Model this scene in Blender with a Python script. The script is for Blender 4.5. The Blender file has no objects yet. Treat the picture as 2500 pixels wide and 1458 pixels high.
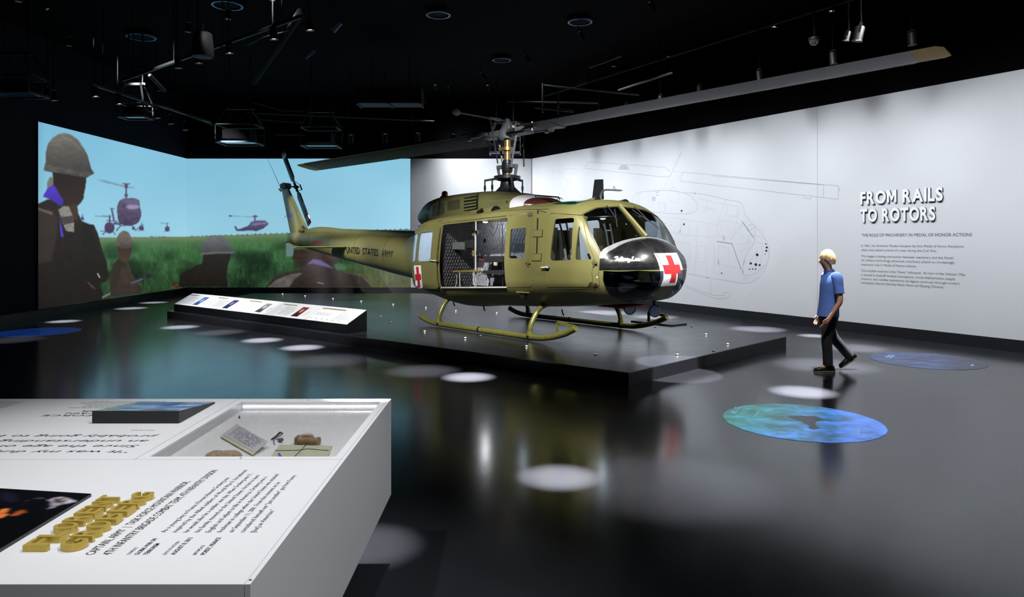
import bpy, bmesh, math, random
import numpy as np
from mathutils import Vector, Matrix
from mathutils.bvhtree import BVHTree
random.seed(7); RNG = np.random.RandomState(11)
scn = bpy.context.scene
COL = scn.collection
# ------------------------------------------------------------------ camera
FPX, HOR, UX, HC = 1750.0, 585.0, 1250.0, 1.77      # focal length (px), horizon row, centre column, eye height
cam_d = bpy.data.cameras.new('camera'); cam = bpy.data.objects.new('camera', cam_d); COL.objects.link(cam)
cam.location = (0, 0, HC); cam.rotation_euler = (math.pi/2, 0, 0)
cam_d.sensor_width = 36; cam_d.lens = FPX/2500*36; cam_d.shift_y = -(729-HOR)/2500
cam_d.clip_start = .05; cam_d.clip_end = 200
scn.camera = cam
# ------------------------------------------------------------------ world, exposure
w = bpy.data.worlds.new('world'); scn.world = w; w.use_nodes = True
w.node_tree.nodes['Background'].inputs[0].default_value = (.8, .85, 1, 1)
w.node_tree.nodes['Background'].inputs[1].default_value = .04
vs = scn.view_settings
vs.view_transform = 'Standard'; vs.look = 'None'; vs.exposure = 0.0; vs.gamma = 1.0; vs.use_curve_mapping = False
try:
    c_ = scn.cycles; c_.max_bounces = 3; c_.diffuse_bounces = 2; c_.glossy_bounces = 2; c_.transmission_bounces = 2; c_.transparent_max_bounces = 10; c_.sample_clamp_indirect = 3; c_.caustics_reflective = False; c_.caustics_refractive = False; c_.adaptive_threshold = .1; c_.light_sampling_threshold = .03
except Exception: pass
LIGHT_K = 1.0
def spot(loc, target, watts, angle, blend=.5, col=(1, .97, .93), size=.04, parent=None, name='spot_lamp'):
    d = bpy.data.lights.new(name, 'SPOT'); o = bpy.data.objects.new(name, d); COL.objects.link(o)
    d.energy = watts*LIGHT_K; d.spot_size = math.radians(angle); d.spot_blend = blend; d.color = col; d.shadow_soft_size = size
    o.location = loc
    v = Vector(target)-Vector(loc); o.rotation_euler = v.to_track_quat('-Z', 'Y').to_euler()
    if parent is not None: o.parent = parent
    return o
# ------------------------------------------------------------------ geometry of the photograph
def ray(u, v): return np.array([(u-UX)/FPX, 1.0, (HOR-v)/FPX])
def ground(u, v, z=0.0):
    r = ray(u, v); t = (z-HC)/r[2]; return (r[0]*t, r[1]*t)
def atdepth(u, v, D): return Vector(((u-UX)/FPX*D, D, HC+(HOR-v)/FPX*D))
def atz(u, v, z):
    x, y = ground(u, v, z); return Vector((x, y, z))
# ------------------------------------------------------------------ materials
def lin(c):
    c = np.asarray(c, float)/255.0
    return np.where(c <= .04045, c/12.92, ((c+.055)/1.055)**2.4)
MATS = {}
def mat(name, col, rough=.5, metal=0., var=.10, scale=6., bump=0., emit=0., emitcol=None, spec=.5, alpha=1., coat=0., detail=2., aniso=None, rvar=0., ior=1.5, stint=None):
    if name in MATS: return MATS[name]
    m = bpy.data.materials.new(name); m.use_nodes = True; nt = m.node_tree; N, L = nt.nodes, nt.links
    b = N['Principled BSDF']; c = lin(col)
    tc = N.new('ShaderNodeTexCoord'); mp = N.new('ShaderNodeMapping'); L.new(tc.outputs['Object'], mp.inputs[0])
    if aniso: mp.inputs['Scale'].default_value = aniso
    nz = N.new('ShaderNodeTexNoise'); nz.inputs['Scale'].default_value = scale; nz.inputs['Detail'].default_value = detail
    L.new(mp.outputs[0], nz.inputs['Vector'])
    rp = N.new('ShaderNodeValToRGB'); rp.color_ramp.elements[0].position = .3; rp.color_ramp.elements[1].position = .7
    rp.color_ramp.elements[0].color = (*np.clip(c*(1-var), 0, 1), 1); rp.color_ramp.elements[1].color = (*np.clip(c*(1+var), 0, 1), 1)
    L.new(nz.outputs[0], rp.inputs[0]); L.new(rp.outputs[0], b.inputs['Base Color'])
    b.inputs['Roughness'].default_value = rough; b.inputs['Metallic'].default_value = metal
    b.inputs['Specular IOR Level'].default_value = spec
    if rvar:
        mr = N.new('ShaderNodeMapRange'); mr.inputs['To Min'].default_value = rough-rvar; mr.inputs['To Max'].default_value = rough+rvar
        L.new(nz.outputs[0], mr.inputs[0]); L.new(mr.outputs[0], b.inputs['Roughness'])
    b.inputs['IOR'].default_value = ior
    if stint: b.inputs['Specular Tint'].default_value = (*stint, 1)
    if coat: b.inputs['Coat Weight'].default_value = coat; b.inputs['Coat Roughness'].default_value = .08
    if bump:
        bp = N.new('ShaderNodeBump'); bp.inputs['Strength'].default_value = bump; bp.inputs['Distance'].default_value = .01
        L.new(nz.outputs[0], bp.inputs['Height']); L.new(bp.outputs[0], b.inputs['Normal'])
    if emit:
        b.inputs['Emission Color'].default_value = (*lin(emitcol or col), 1); b.inputs['Emission Strength'].default_value = emit
        if name != 'led_strip': m.cycles.emission_sampling = 'NONE'
    if alpha < 1: b.inputs['Alpha'].default_value = alpha
    MATS[name] = m; return m
def glass(name, tint=(235, 240, 245), refl=.06, rough=.03):
    if name in MATS: return MATS[name]
    m = bpy.data.materials.new(name); m.use_nodes = True; nt = m.node_tree; N, L = nt.nodes, nt.links
    N.remove(N['Principled BSDF']); out = N['Material Output']
    t = N.new('ShaderNodeBsdfTransparent'); t.inputs[0].default_value = (*lin(tint), 1)
    g = N.new('ShaderNodeBsdfGlossy'); g.inputs['Roughness'].default_value = rough
    f0 = N.new('ShaderNodeLayerWeight'); f0.inputs[0].default_value = .5; f = N.new('ShaderNodeMath'); f.operation = 'POWER'; f.inputs[1].default_value = 4.; L.new(f0.outputs['Facing'], f.inputs[0])
    nz = N.new('ShaderNodeTexNoise'); nz.inputs['Scale'].default_value = 3
    a = N.new('ShaderNodeMath'); a.operation = 'MULTIPLY_ADD'; a.inputs[1].default_value = refl; L.new(nz.outputs[0], a.inputs[0]); L.new(f.outputs[0], a.inputs[2])
    mx = N.new('ShaderNodeMixShader'); L.new(a.outputs[0], mx.inputs[0]); L.new(t.outputs[0], mx.inputs[1]); L.new(g.outputs[0], mx.inputs[2])
    L.new(mx.outputs[0], out.inputs[0]); MATS[name] = m; return m
def picture_mat(name, strength, rough=.6, base=(6, 6, 7)):
    m = bpy.data.materials.new(name); m.use_nodes = True; nt = m.node_tree; N, L = nt.nodes, nt.links
    b = N['Principled BSDF']; a = N.new('ShaderNodeVertexColor'); a.layer_name = 'picture'
    b.inputs['Base Color'].default_value = (*lin(base), 1); b.inputs['Roughness'].default_value = rough
    L.new(a.outputs[0], b.inputs['Emission Color']); b.inputs['Emission Strength'].default_value = strength
    m.cycles.emission_sampling = 'NONE'
    return m
def print_mat(name, rough=.4):
    m = bpy.data.materials.new(name); m.use_nodes = True; nt = m.node_tree; N, L = nt.nodes, nt.links
    b = N['Principled BSDF']; a = N.new('ShaderNodeVertexColor'); a.layer_name = 'picture'
    L.new(a.outputs[0], b.inputs['Base Color']); b.inputs['Roughness'].default_value = rough
    return m
# ------------------------------------------------------------------ mesh helpers
def obj(name, me, m=None, parent=None):
    o = bpy.data.objects.new(name, me); COL.objects.link(o)
    if m is not None:
        me.materials.clear(); me.materials.append(m)
    if parent is not None: o.parent = parent
    return o
def smooth(me, ang=35):
    me.polygons.foreach_set('use_smooth', [True]*len(me.polygons))
    try: me.set_sharp_from_angle(angle=math.radians(ang))
    except Exception: pass
def tag(o, label=None, cat=None, group=None, kind=None):
    if label: o['label'] = label
    if cat: o['category'] = cat
    if group: o['group'] = group
    if kind: o['kind'] = kind
    return o
def empty(name, loc, rz=0):
    o = bpy.data.objects.new(name, None); COL.objects.link(o); o.location = loc; o.rotation_euler = (0, 0, rz); o.empty_display_size = .1
    return o
class MB:
    def __init__(s): s.v = []; s.f = []
    def add(s, V, Fc):
        k = len(s.v); s.v += [tuple(p) for p in V]; s.f += [tuple(i+k for i in f) for f in Fc]; return s
    def box(s, c, d, R=None):
        x, y, z = d[0]/2, d[1]/2, d[2]/2
        P = [Vector((a*x, b*y, e*z)) for a in (-1, 1) for b in (-1, 1) for e in (-1, 1)]
        if R is not None: P = [R @ p for p in P]
        c = Vector(c); P = [p+c for p in P]
        return s.add(P, [(0, 1, 3, 2), (4, 6, 7, 5), (0, 4, 5, 1), (2, 3, 7, 6), (0, 2, 6, 4), (1, 5, 7, 3)])
    def box2(s, a, b):
        return s.box([(p+q)/2 for p, q in zip(a, b)], [abs(q-p) for p, q in zip(a, b)])
    def bar(s, a, b, wd, ht, up=(0, 0, 1)):
        a, b = Vector(a), Vector(b); z = (b-a); l = z.length; z.normalize(); x = Vector(up).cross(z)
        if x.length < 1e-4: x = Vector((1, 0, 0)).cross(z)
        x.normalize(); y = z.cross(x); R = Matrix((x, y, z)).transposed()
        return s.box((a+b)/2, (wd, ht, l), R)
    def rings(s, rings, close=True, cap=True):
        n = len(rings[0]); V = [p for r in rings for p in r]; Fc = []
        for i in range(len(rings)-1):
            for j in range(n if close else n-1):
                k = (j+1) % n; Fc.append((i*n+j, i*n+k, (i+1)*n+k, (i+1)*n+j))
        if cap and close:
            Fc.append(tuple(range(n))[::-1]); m = (len(rings)-1)*n; Fc.append(tuple(m+j for j in range(n)))
        return s.add(V, Fc)
    def tube(s, path, r, n=10, cap=True, sx=1., up=None):
        path = [Vector(p) for p in path]; R = r if hasattr(r, '__len__') else [r]*len(path); out = []
        px = None
        for i, p in enumerate(path):
            a = path[max(i-1, 0)]; b = path[min(i+1, len(path)-1)]; t = (b-a)
            if t.length < 1e-9: t = Vector((0, 0, 1))
            t.normalize()
            if px is None:
                q = Vector(up) if up else (Vector((0, 0, 1)) if abs(t.z) < .9 else Vector((1, 0, 0)))
                x = q.cross(t).normalized()
            else:
                x = (px-t*px.dot(t))
                x = x.normalized() if x.length > 1e-6 else Vector((1, 0, 0))
            px = x; y = t.cross(x)
            out.append([p+x*(R[i]*sx*math.cos(2*math.pi*j/n))+y*(R[i]*math.sin(2*math.pi*j/n)) for j in range(n)])
        return s.rings(out, True, cap)
    def cyl(s, a, b, r, r2=None, n=16): return s.tube([a, b], [r, r if r2 is None else r2], n)
    def lathe(s, prof, o=(0, 0, 0), axis='z', n=24, cap=True):
        o = Vector(o); out = []
        for (r, h) in prof:
            ring = []
            for j in range(n):
                c, q = r*math.cos(2*math.pi*j/n), r*math.sin(2*math.pi*j/n)
                ring.append(o+Vector({'z': (c, q, h), 'x': (h, c, q), 'y': (q, h, c)}[axis]))
            out.append(ring)
        return s.rings(out, True, cap)
    def prism(s, poly, vec):
        n = len(poly); A = [Vector(p) for p in poly]; vec = Vector(vec); B = [p+vec for p in A]
        return s.add(A+B, [tuple(range(n))[::-1], tuple(range(n, 2*n))]+[(i, (i+1) % n, n+(i+1) % n, n+i) for i in range(n)])
    def ball(s, c, r, n=12, m=8, sc=(1, 1, 1)):
        c = Vector(c); rg = []
        for i in range(m+1):
            a = math.pi*(i/m)*.999+.0005
            rg.append([c+Vector((r*sc[0]*math.sin(a)*math.cos(2*math.pi*j/n), r*sc[1]*math.sin(a)*math.sin(2*math.pi*j/n), -r*sc[2]*math.cos(a))) for j in range(n)])
        return s.rings(rg)
    def mesh(s, name):
        me = bpy.data.meshes.new(name); me.from_pydata([tuple(p) for p in s.v], [], s.f); me.validate()
        bm = bmesh.new(); bm.from_mesh(me); bmesh.ops.recalc_face_normals(bm, faces=bm.faces); bm.to_mesh(me); bm.free()
        return me
    def build(s, name, m, parent=None, sm=None, bevel=0.):
        me = s.mesh(name)
        if bevel:
            bm = bmesh.new(); bm.from_mesh(me)
            bmesh.ops.remove_doubles(bm, verts=bm.verts, dist=1e-5)
            ed = [e for e in bm.edges if len(e.link_faces) == 2 and e.calc_face_angle(0) > .6]
            bmesh.ops.bevel(bm, geom=ed, offset=bevel, segments=2, affect='EDGES', profile=.7); bm.to_mesh(me); bm.free()
        if sm: smooth(me, sm)
        return obj(name, me, m, parent)
def arc(p0, p1, p2, n=8):
    p0, p1, p2 = Vector(p0), Vector(p1), Vector(p2)
    return [p0*(1-t)**2+p1*2*t*(1-t)+p2*t*t for t in [i/n for i in range(n+1)]]
def crom(P, n=8):
    P = [Vector(p) for p in P]; out = []
    for i in range(len(P)-1):
        a = P[i-1] if i else P[0]*2-P[1]; b, c = P[i], P[i+1]; d = P[i+2] if i+2 < len(P) else P[-1]*2-P[-2]
        for k in range(n):
            t = k/n; out.append(.5*((2*b)+(c-a)*t+(2*a-5*b+4*c-d)*t*t+(3*b-3*c+d-a)*t**3))
    return out+[P[-1]]
_txt = {}
def text_geo(s, extrude=0., bold=0., spacing=1., shear=0., res=3):
    """built-in font -> (verts Nx3, faces) ; baseline y=0, size 1"""
    key = (s, extrude, bold, spacing, shear, res)
    if key in _txt: return _txt[key]
    if s == 'M' and bold:      # heavy M drawn by hand: the built-in outline folds over when emboldened
        P2 = [(0, 0), (0, .72), (.19, .72), (.36, .33), (.53, .72), (.72, .72), (.72, 0), (.56, 0), (.56, .46), (.42, .13), (.30, .13), (.16, .46), (.16, 0)]; n = len(P2)
        if extrude:
            V = np.array([(x, y, -extrude) for x, y in P2]+[(x, y, extrude) for x, y in P2]); Fc = [tuple(range(n)), tuple(range(n, 2*n))[::-1]]+[(i, n+i, n+(i+1) % n, (i+1) % n) for i in range(n)]
        else: V = np.array([(x, y, 0) for x, y in P2]); Fc = [tuple(range(n))]
        _txt[key] = (V, Fc); return V, Fc
    c = bpy.data.curves.new('t', 'FONT'); c.body = s; c.size = 1; c.extrude = extrude; c.offset = bold; c.space_character = spacing; c.shear = shear; c.resolution_u = res
    o = bpy.data.objects.new('t', c); COL.objects.link(o); dg = bpy.context.evaluated_depsgraph_get(); dg.update()
    me = bpy.data.meshes.new_from_object(o.evaluated_get(dg))
    V = np.array([tuple(v.co) for v in me.vertices]) if len(me.vertices) else np.zeros((0, 3)); Fc = [tuple(p.vertices) for p in me.polygons]
    bpy.data.objects.remove(o); bpy.data.curves.remove(c); bpy.data.meshes.remove(me)
    _txt[key] = (V, Fc); return V, Fc
def text_on(mb, s, o, ux, uy, width=None, height=None, nrm=None, depth=0., off=.002, **k):
    """lay a line of text on a plane: o = start of baseline, ux/uy unit directions, width = total length, height = cap height"""
    V, Fc = text_geo(s, extrude=.5 if depth else 0., **k)
    if not len(V): return mb
    o, ux, uy = Vector(o), Vector(ux), Vector(uy); nz = Vector(nrm) if nrm else ux.cross(uy)
    hy = height/.72 if height else None; wx = (V[:, 0].max()-V[:, 0].min()); x0 = V[:, 0].min()
    sx = width/wx if width else hy
    if hy is None: hy = sx
    zs = V[:, 2] if depth else V[:, 2]*0
    P = [o+ux*((p[0]-x0)*sx)+uy*(p[1]*hy)+nz*(off+(z+.5)*depth if depth else off) for p, z in zip(V, zs)]
    return mb.add(P, Fc)
# ------------------------------------------------------------------ picture painting on grids (screens and prints)
def inpoly(U, V, P):
    c = np.zeros(U.shape, bool); n = len(P)
    for i in range(n):
        x1, y1 = P[i]; x2, y2 = P[(i+1) % n]
        if y1 == y2: continue
        k = ((y1 > V) != (y2 > V)) & (U < (x2-x1)*(V-y1)/(y2-y1)+x1); c ^= k
    return c
def blur(a, n=1):
    for _ in range(n):
        p = np.pad(a, 1, mode='edge'); a = (p[:-2, 1:-1]+p[2:, 1:-1]+p[1:-1, :-2]+p[1:-1, 2:]+2*p[1:-1, 1:-1])/6
    return a
def vnoise(U, V, su, sv, seed=0):
    r = np.random.RandomState(seed); T = r.rand(64, 64); x = U/su; y = V/sv
    xi = np.floor(x).astype(int); yi = np.floor(y).astype(int); fx = x-xi; fy = y-yi; fx = fx*fx*(3-2*fx); fy = fy*fy*(3-2*fy)
    g = lambda a, b: T[a % 64, b % 64]
    return (g(xi, yi)*(1-fx)+g(xi+1, yi)*fx)*(1-fy)+(g(xi, yi+1)*(1-fx)+g(xi+1, yi+1)*fx)*fy
class Paint:
    def __init__(s, U, V): s.U, s.V = U, V; s.C = np.zeros(U.shape+(3,))
    def mix(s, mask, col):
        mask = mask[..., None]; s.C = s.C*(1-mask)+np.asarray(col, float)*mask
    def poly(s, P, col, soft=1, tex=0, a=1., seed=3, grad=None, curve=False):
        if curve: P = [tuple(q)[:2] for q in crom([(x, y, 0) for x, y in list(P)+[P[0]]], 5)][:-1]
        m = inpoly(s.U, s.V, P).astype(float); m = blur(m, soft)*a
        c = np.ones(s.U.shape+(3,))*np.asarray(col, float)
        if grad is not None:
            ys = [p[1] for p in P]; t = np.clip((s.V-min(ys))/(max(ys)-min(ys)+1e-6), 0, 1)[..., None]; c = c*(1-t)+np.asarray(grad, float)*t
        if tex: c = c*(1+tex*(vnoise(s.U, s.V, 9, 6, seed)-.5)[..., None]*2)
        s.mix(m, c)
    def line(s, a, b, w, col, soft=1, al=1.):
        a, b = np.array(a, float), np.array(b, float); d = b-a; l = np.hypot(*d); n = np.array([-d[1], d[0]])/l*w/2
        s.poly([tuple(a+n), tuple(b+n), tuple(b-n), tuple(a-n)], col, soft, 0, al)
    def ell(s, c, rx, ry, col, soft=1, a=1., tex=0, grad=None):
        s.poly([(c[0]+rx*math.cos(t), c[1]+ry*math.sin(t)) for t in np.linspace(0, 2*math.pi, 28, endpoint=False)], col, soft, tex, a, grad=grad)
def grid_mesh(name, P, colors, m, parent=None, keep=None):
    """P: (ny,nx,3) points, colors sRGB 0-255"""
    ny, nx = P.shape[:2]; me = bpy.data.meshes.new(name)
    idx = np.arange(ny*nx).reshape(ny, nx)
    q = np.stack([idx[:-1, :-1], idx[:-1, 1:], idx[1:, 1:], idx[1:, :-1]], -1).reshape(-1, 4)
    if keep is not None: q = q[keep[:-1, :-1].reshape(-1)]
    me.vertices.add(ny*nx); me.vertices.foreach_set('co', P.reshape(-1).astype(np.float32))
    me.loops.add(len(q)*4); me.loops.foreach_set('vertex_index', q.reshape(-1).astype(np.int32))
    me.polygons.add(len(q)); me.polygons.foreach_set('loop_start', (np.arange(len(q))*4).astype(np.int32)); me.polygons.foreach_set('loop_total', np.full(len(q), 4, np.int32))
    me.update(calc_edges=True)
    at = me.color_attributes.new('picture', 'FLOAT_COLOR', 'POINT')
    c = np.ones((ny*nx, 4), np.float32); c[:, :3] = lin(np.clip(colors.reshape(-1, 3), 0, 255)); at.data.foreach_set('color', c.reshape(-1))
    return obj(name, me, m, parent)
# ================================================================== THE ROOM
ZT, ZB = 4.43, .192                 # top and bottom of the white wall face and of the screens
DB, XL, XC = 23.6, -10.72, .67      # back wall depth, left wall, corner of back and right wall
WD = Vector((.509, -.861, 0)).normalized(); WN = Vector((-WD.y, WD.x, 0))*-1   # right wall direction and inward normal
if WN.x > 0: WN = -WN
W0 = Vector((XC, DB, 0))
m_black = mat('black_paint', (6, 6, 9), .9, spec=.05, var=.25, scale=3)
m_navy = mat('dark_navy_paint', (12, 16, 28), .8, spec=.15, var=.15, scale=2)
m_ceil = mat('black_ceiling', (4, 4, 6), .9, spec=.05, var=.3, scale=2)
m_wall = mat('white_wall_paint', (205, 208, 214), .62, var=.015, scale=1.5, bump=.02)
m_base = mat('charcoal_baseboard', (26, 28, 32), .45, var=.1)
m_floor = mat('polished_grey_floor', (40, 41, 46), .16, var=.08, scale=2.2, detail=5, spec=.5, rvar=.03, ior=1.45, stint=(.68, .86, 1.))
fl = MB().box2((-14, -5, -.2), (16, 26, 0)).build('floor', m_floor); tag(fl, kind='structure')
cl = MB().box2((-14, -5, 6.4), (16, 26, 6.6)).build('ceiling', m_ceil); tag(cl, kind='structure')
wb = MB().box2((XL-.3, DB, 0), (XC+1, DB+.3, 6.4)).build('wall_back', m_black); tag(wb, kind='structure')
wl = MB().box2((XL-.3, -5, 0), (XL, DB, 6.4)).build('wall_left', m_navy); tag(wl, kind='structure')
RW = 22.0
def wpt(t, z, off=0.): p = W0+WD*t+WN*off; return Vector((p.x, p.y, z))
wr = MB().prism([wpt(0, 0), wpt(RW, 0), wpt(RW, 0, -.3), wpt(0, 0, -.3)], (0, 0, 6.4)).build('wall_right', m_black); tag(wr, kind='structure')
def wall_hit(u, v, off=0.):
    r = ray(u, v); P0 = W0+WN*off; n = WN
    t = P0.dot(n)/(r[0]*n.x+r[1]*n.y); return Vector((r[0]*t, r[1]*t, HC+r[2]*t))
TS = 10.74
for (a, b) in ((.03, TS-.003), (TS+.003, RW)):
    MB().prism([wpt(a, ZB), wpt(b, ZB), wpt(b, ZB, .03), wpt(a, ZB, .03)], (0, 0, ZT-ZB)).build('panel', m_wall, wr)
MB().box2((-3.33, DB-.03, ZB), (XC-.03, DB, ZT)).build('panel', m_wall, wb)
b1 = MB().box2((XL, DB-.05, 0), (XC-.02, DB, ZB-.012)).build('baseboard_back', m_base); tag(b1, kind='structure')
b2 = MB().prism([wpt(.05, 0), wpt(RW, 0), wpt(RW, 0, .05), wpt(.05, 0, .05)], (0, 0, ZB-.012)).build('baseboard_right', m_base); tag(b2, kind='structure')
b3 = MB().box2((XL, 4, 0), (XL+.05, DB-.05, ZB-.012)).build('baseboard_left', m_base); tag(b3, kind='structure')
# ------------------------------------------------------------------ the two projection screens
def paint_film(U, V):
    p = Paint(U, V)
    hz = np.where(U < 456, 582-(U-92)*4/364, 578-(U-456)*18/547)
    t = np.clip((V-290)/(hz-290), 0, 1)[..., None]
    sky = np.array([118, 178, 206])*(1-t)+np.array([142, 194, 214])*t
    sky = sky+(np.clip((U-700)/300, 0, 1)*7)[..., None]+(vnoise(U, V, 110, 60, 2)-.5)[..., None]*9
    p.C = sky
    g = np.clip((V-hz)/(720-hz), 0, 1)[..., None]
    gr = np.array([88, 122, 80])*(1-np.clip(g*4, 0, 1))+np.array([64, 110, 66])*np.clip(g*4, 0, 1)
    gr = gr*(1-g*.45)
    n = .55*vnoise(U, V, 7, 13, 5)+.45*vnoise(U, V, 3, 7, 6)
    gr = gr*(1+(n-.5)[..., None]*np.clip(g*2.2, .06, 1)*.55)+np.clip(vnoise(U, V, 2.5, 9, 8)-.72, 0, 1)[..., None]*g*80
    gr = gr*(1-np.clip((vnoise(U, V, 46, 24, 9)-.45)*1.3, 0, .5)[..., None]*np.clip(g*3, 0, 1))
    m = blur((V > hz).astype(float), 1); p.mix(m, gr)
    rr = np.clip((U-700)/200, 0, 1)*np.clip((V-640)/30, 0, 1)*.75; p.mix(rr, np.stack([78+20*n, 76+24*n, 50+10*n], -1))
    p.mix(m*np.exp(-((V-hz-4)/5)**2)*.6, (112, 122, 88))
    L = lambda *P: [(90+x/3.1027, 290+y/3.1027) for x, y in P]
    R = lambda *P: [(450+x/4.2875, 380+y/4.2875) for x, y in P]
    for k in range(46):
        x = 455+k*12.2+3*math.sin(k*7); h = 578-(x-456)*18/547; w2 = 2+3*abs(math.sin(k*3.1)); p.poly([(x-w2, h+1), (x, h-1.5-2*abs(math.sin(k*1.7))), (x+w2, h+1)], (70, 84, 92), 1, a=.8)
    for k in range(9): x = 368+k*4.2; p.line((x, 581), (x, 576.5), 1.4, (60, 74, 66), 1)
    # aircraft of the film
    hv = (86, 74, 106)
    def small(c, s, col=hv, ro=True):
        p.ell(c, 6.5*s, 7.2*s, col, 1, grad=(62, 50, 78)); p.line((c[0], c[1]-6*s), (c[0], c[1]-16*s), 1.8*s, col)
        if ro: p.line((c[0]-19*s, c[1]-15*s), (c[0]+5*s, c[1]-14.5*s), 1.2*s, (92, 104, 130), 1, .8)
        p.line((c[0]-9*s, c[1]+9*s), (c[0]-4*s, c[1]+4*s), 1.3*s, col); p.line((c[0]+8*s, c[1]+9*s), (c[0]+4*s, c[1]+4*s), 1.3*s, col)
    p.poly(L((440, 455), (520, 468), (668, 508), (672, 520), (520, 485)), (104, 128, 148), 2, a=.75); p.poly(L((670, 510), (740, 520), (740, 528), (670, 522)), (104, 120, 140), 2, a=.6)
    p.line(*L((676, 490), (676, 612)), 3.2, (80, 70, 96)); p.ell(L((676, 510))[0], 4.6, 6.5, (88, 66, 94)); p.line(*L((650, 492), (708, 494)), 1.8, (80, 70, 96)); p.ell(L((676, 580))[0], 4, 5, hv)
    p.line(*L((566, 680), (585, 775)), 4.2, (84, 72, 110)); p.line(*L((525, 772), (612, 776)), 2.4, (72, 54, 88)); p.line(*L((555, 680), (590, 680)), 2, hv); p.line(*L((580, 790), (640, 800)), 6, hv)
    p.poly(L((610, 740), (612, 650), (655, 605), (765, 610), (780, 670), (792, 720), (775, 775), (745, 800), (690, 812), (628, 792)), (100, 86, 116), 1, grad=(64, 52, 76), tex=.12, curve=True)
    p.poly(L((648, 655), (664, 632), (664, 668), (650, 680)), (64, 56, 84), 1); p.poly(L((690, 625), (770, 628), (772, 662), (700, 655)), (92, 92, 120), 1, a=.8)
    p.ell(L((728, 668))[0], 16, 5.5, (168, 150, 186), 2, .75)
    p.line(*L((640, 806), (600, 850)), 2.6, hv); p.line(*L((720, 806), (750, 850)), 2.2, hv); p.line(*L((700, 806), (640, 812)), 2, hv); p.line(*L((745, 848), (805, 800)), 2, hv)
    small(L((550, 826))[0], 1.9, (82, 60, 92)); p.line(*L((480, 852), (520, 852)), 1.4, (90, 70, 100))
    small(L((732, 828))[0], .55, hv, False); small(L((792, 828))[0], .9, hv, False); small(L((988, 834))[0], .9); small(L((345, 755))[0], .6)
    p.line(*R((470, 634), (760, 641)), 2.2, (120, 150, 172), 1, .9); p.ell(R((482, 632))[0], 4, 2, (80, 96, 116)); p.line(*R((738, 638), (738, 688)), 4, (86, 84, 112)); p.ell(R((742, 636))[0], 6, 2.6, (86, 84, 112))
    p.poly(R((520, 740), (545, 790), (600, 792), (680, 782), (760, 790), (830, 762), (885, 716), (850, 682), (770, 678), (700, 692), (668, 735), (600, 762), (560, 772), (540, 738)), (92, 80, 114), 1, grad=(70, 62, 88), tex=.1)
    p.poly(R((690, 720), (770, 706), (870, 702), (850, 715), (740, 730)), (132, 124, 168), 2, a=.8); p.line(*R((800, 803), (895, 775)), 1.4, (150, 168, 186), 1, .8); p.line(*R((640, 800), (760, 800)), 1, (130, 150, 170), 1, .6)
    # soldiers of the film
    p.poly(L((75, 540), (80, 480), (100, 440), (130, 440), (140, 560)), (110, 112, 106), 1)
    p.poly(L((0, 650), (60, 620), (120, 600), (200, 640), (300, 690), (340, 775), (395, 800), (430, 800), (462, 870), (480, 940), (500, 1010), (530, 1090), (538, 1180), (520, 1235), (480, 1242), (478, 1270), (500, 1320), (495, 1365), (300, 1400), (0, 1460)), (46, 38, 33), 1, grad=(26, 20, 17), tex=.10, seed=4)
    p.poly(L((340, 785), (400, 800), (440, 880), (470, 1000), (500, 1100), (470, 1230), (380, 1180), (345, 1000)), (32, 27, 22), 3, a=.8, tex=.1)
    p.poly(L((10, 700), (110, 690), (160, 760), (150, 900), (110, 1080), (0, 1100)), (62, 52, 48), 5, a=.6, tex=.06)
    p.poly(L((120, 400), (375, 440), (368, 520), (358, 560), (352, 610), (322, 648), (306, 660), (312, 760), (260, 770), (190, 700), (130, 560)), (40, 31, 28), 1, grad=(58, 42, 34))
    p.poly(L((250, 640), (306, 650), (312, 770), (270, 760)), (72, 50, 38), 2, a=.8)
    p.poly(L((52, 388), (66, 330), (66, 260), (84, 190), (118, 145), (165, 116), (212, 106), (265, 124), (312, 160), (352, 218), (384, 275), (402, 340), (412, 380), (436, 414), (405, 428), (375, 446), (300, 438), (220, 416), (120, 408)), (112, 110, 102), 1, grad=(58, 53, 53), tex=.06, seed=7)
    p.poly(L((66, 345), (200, 372), (402, 402), (434, 415), (375, 446), (220, 418), (52, 392)), (84, 80, 74), 1, a=.75, tex=.2)
    for a, b in (((110, 175), (230, 150)), ((120, 200), (180, 185)), ((180, 130), (260, 165)), ((250, 160), (330, 230))): p.line(*L(a, b), 2, (140, 138, 128), 2, .6)
    p.poly(L((44, 590), (80, 530), (118, 500), (145, 520), (165, 565), (205, 622), (190, 668), (150, 642), (100, 610)), (80, 58, 186), 1, grad=(62, 44, 150)); p.poly(L((172, 740), (188, 820), (204, 898), (180, 890)), (84, 62, 196), 1)
    p.poly(L((160, 690), (205, 660), (245, 665), (270, 730), (282, 800), (284, 860), (220, 850), (200, 800), (180, 740)), (128, 126, 118), 1, tex=.1); p.poly(L((180, 745), (272, 735), (280, 785), (205, 805)), (72, 62, 62), 1)
    p.poly(L((5, 670), (120, 710), (118, 730), (8, 690)), (112, 98, 88), 1, a=.8); p.line(*L((460, 1172), (478, 1206)), 2.2, (230, 235, 235)); p.line(*L((386, 1240), (440, 1290)), 2.6, (130, 96, 60), 1, .7)
    p.poly(L((490, 1350), (600, 1292), (615, 1300), (500, 1362)), (112, 108, 106), 1)
    p.poly(L((600, 1075), (690, 1080), (730, 1190), (770, 1250), (794, 1285), (790, 1318), (640, 1342), (560, 1345), (545, 1210), (580, 1130)), (64, 54, 44), 1, grad=(50, 40, 35), tex=.12)
    p.poly(L((570, 1110), (625, 1050), (690, 1110), (640, 1130), (600, 1290), (556, 1290)), (44, 38, 32), 1, a=.8)
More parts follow.
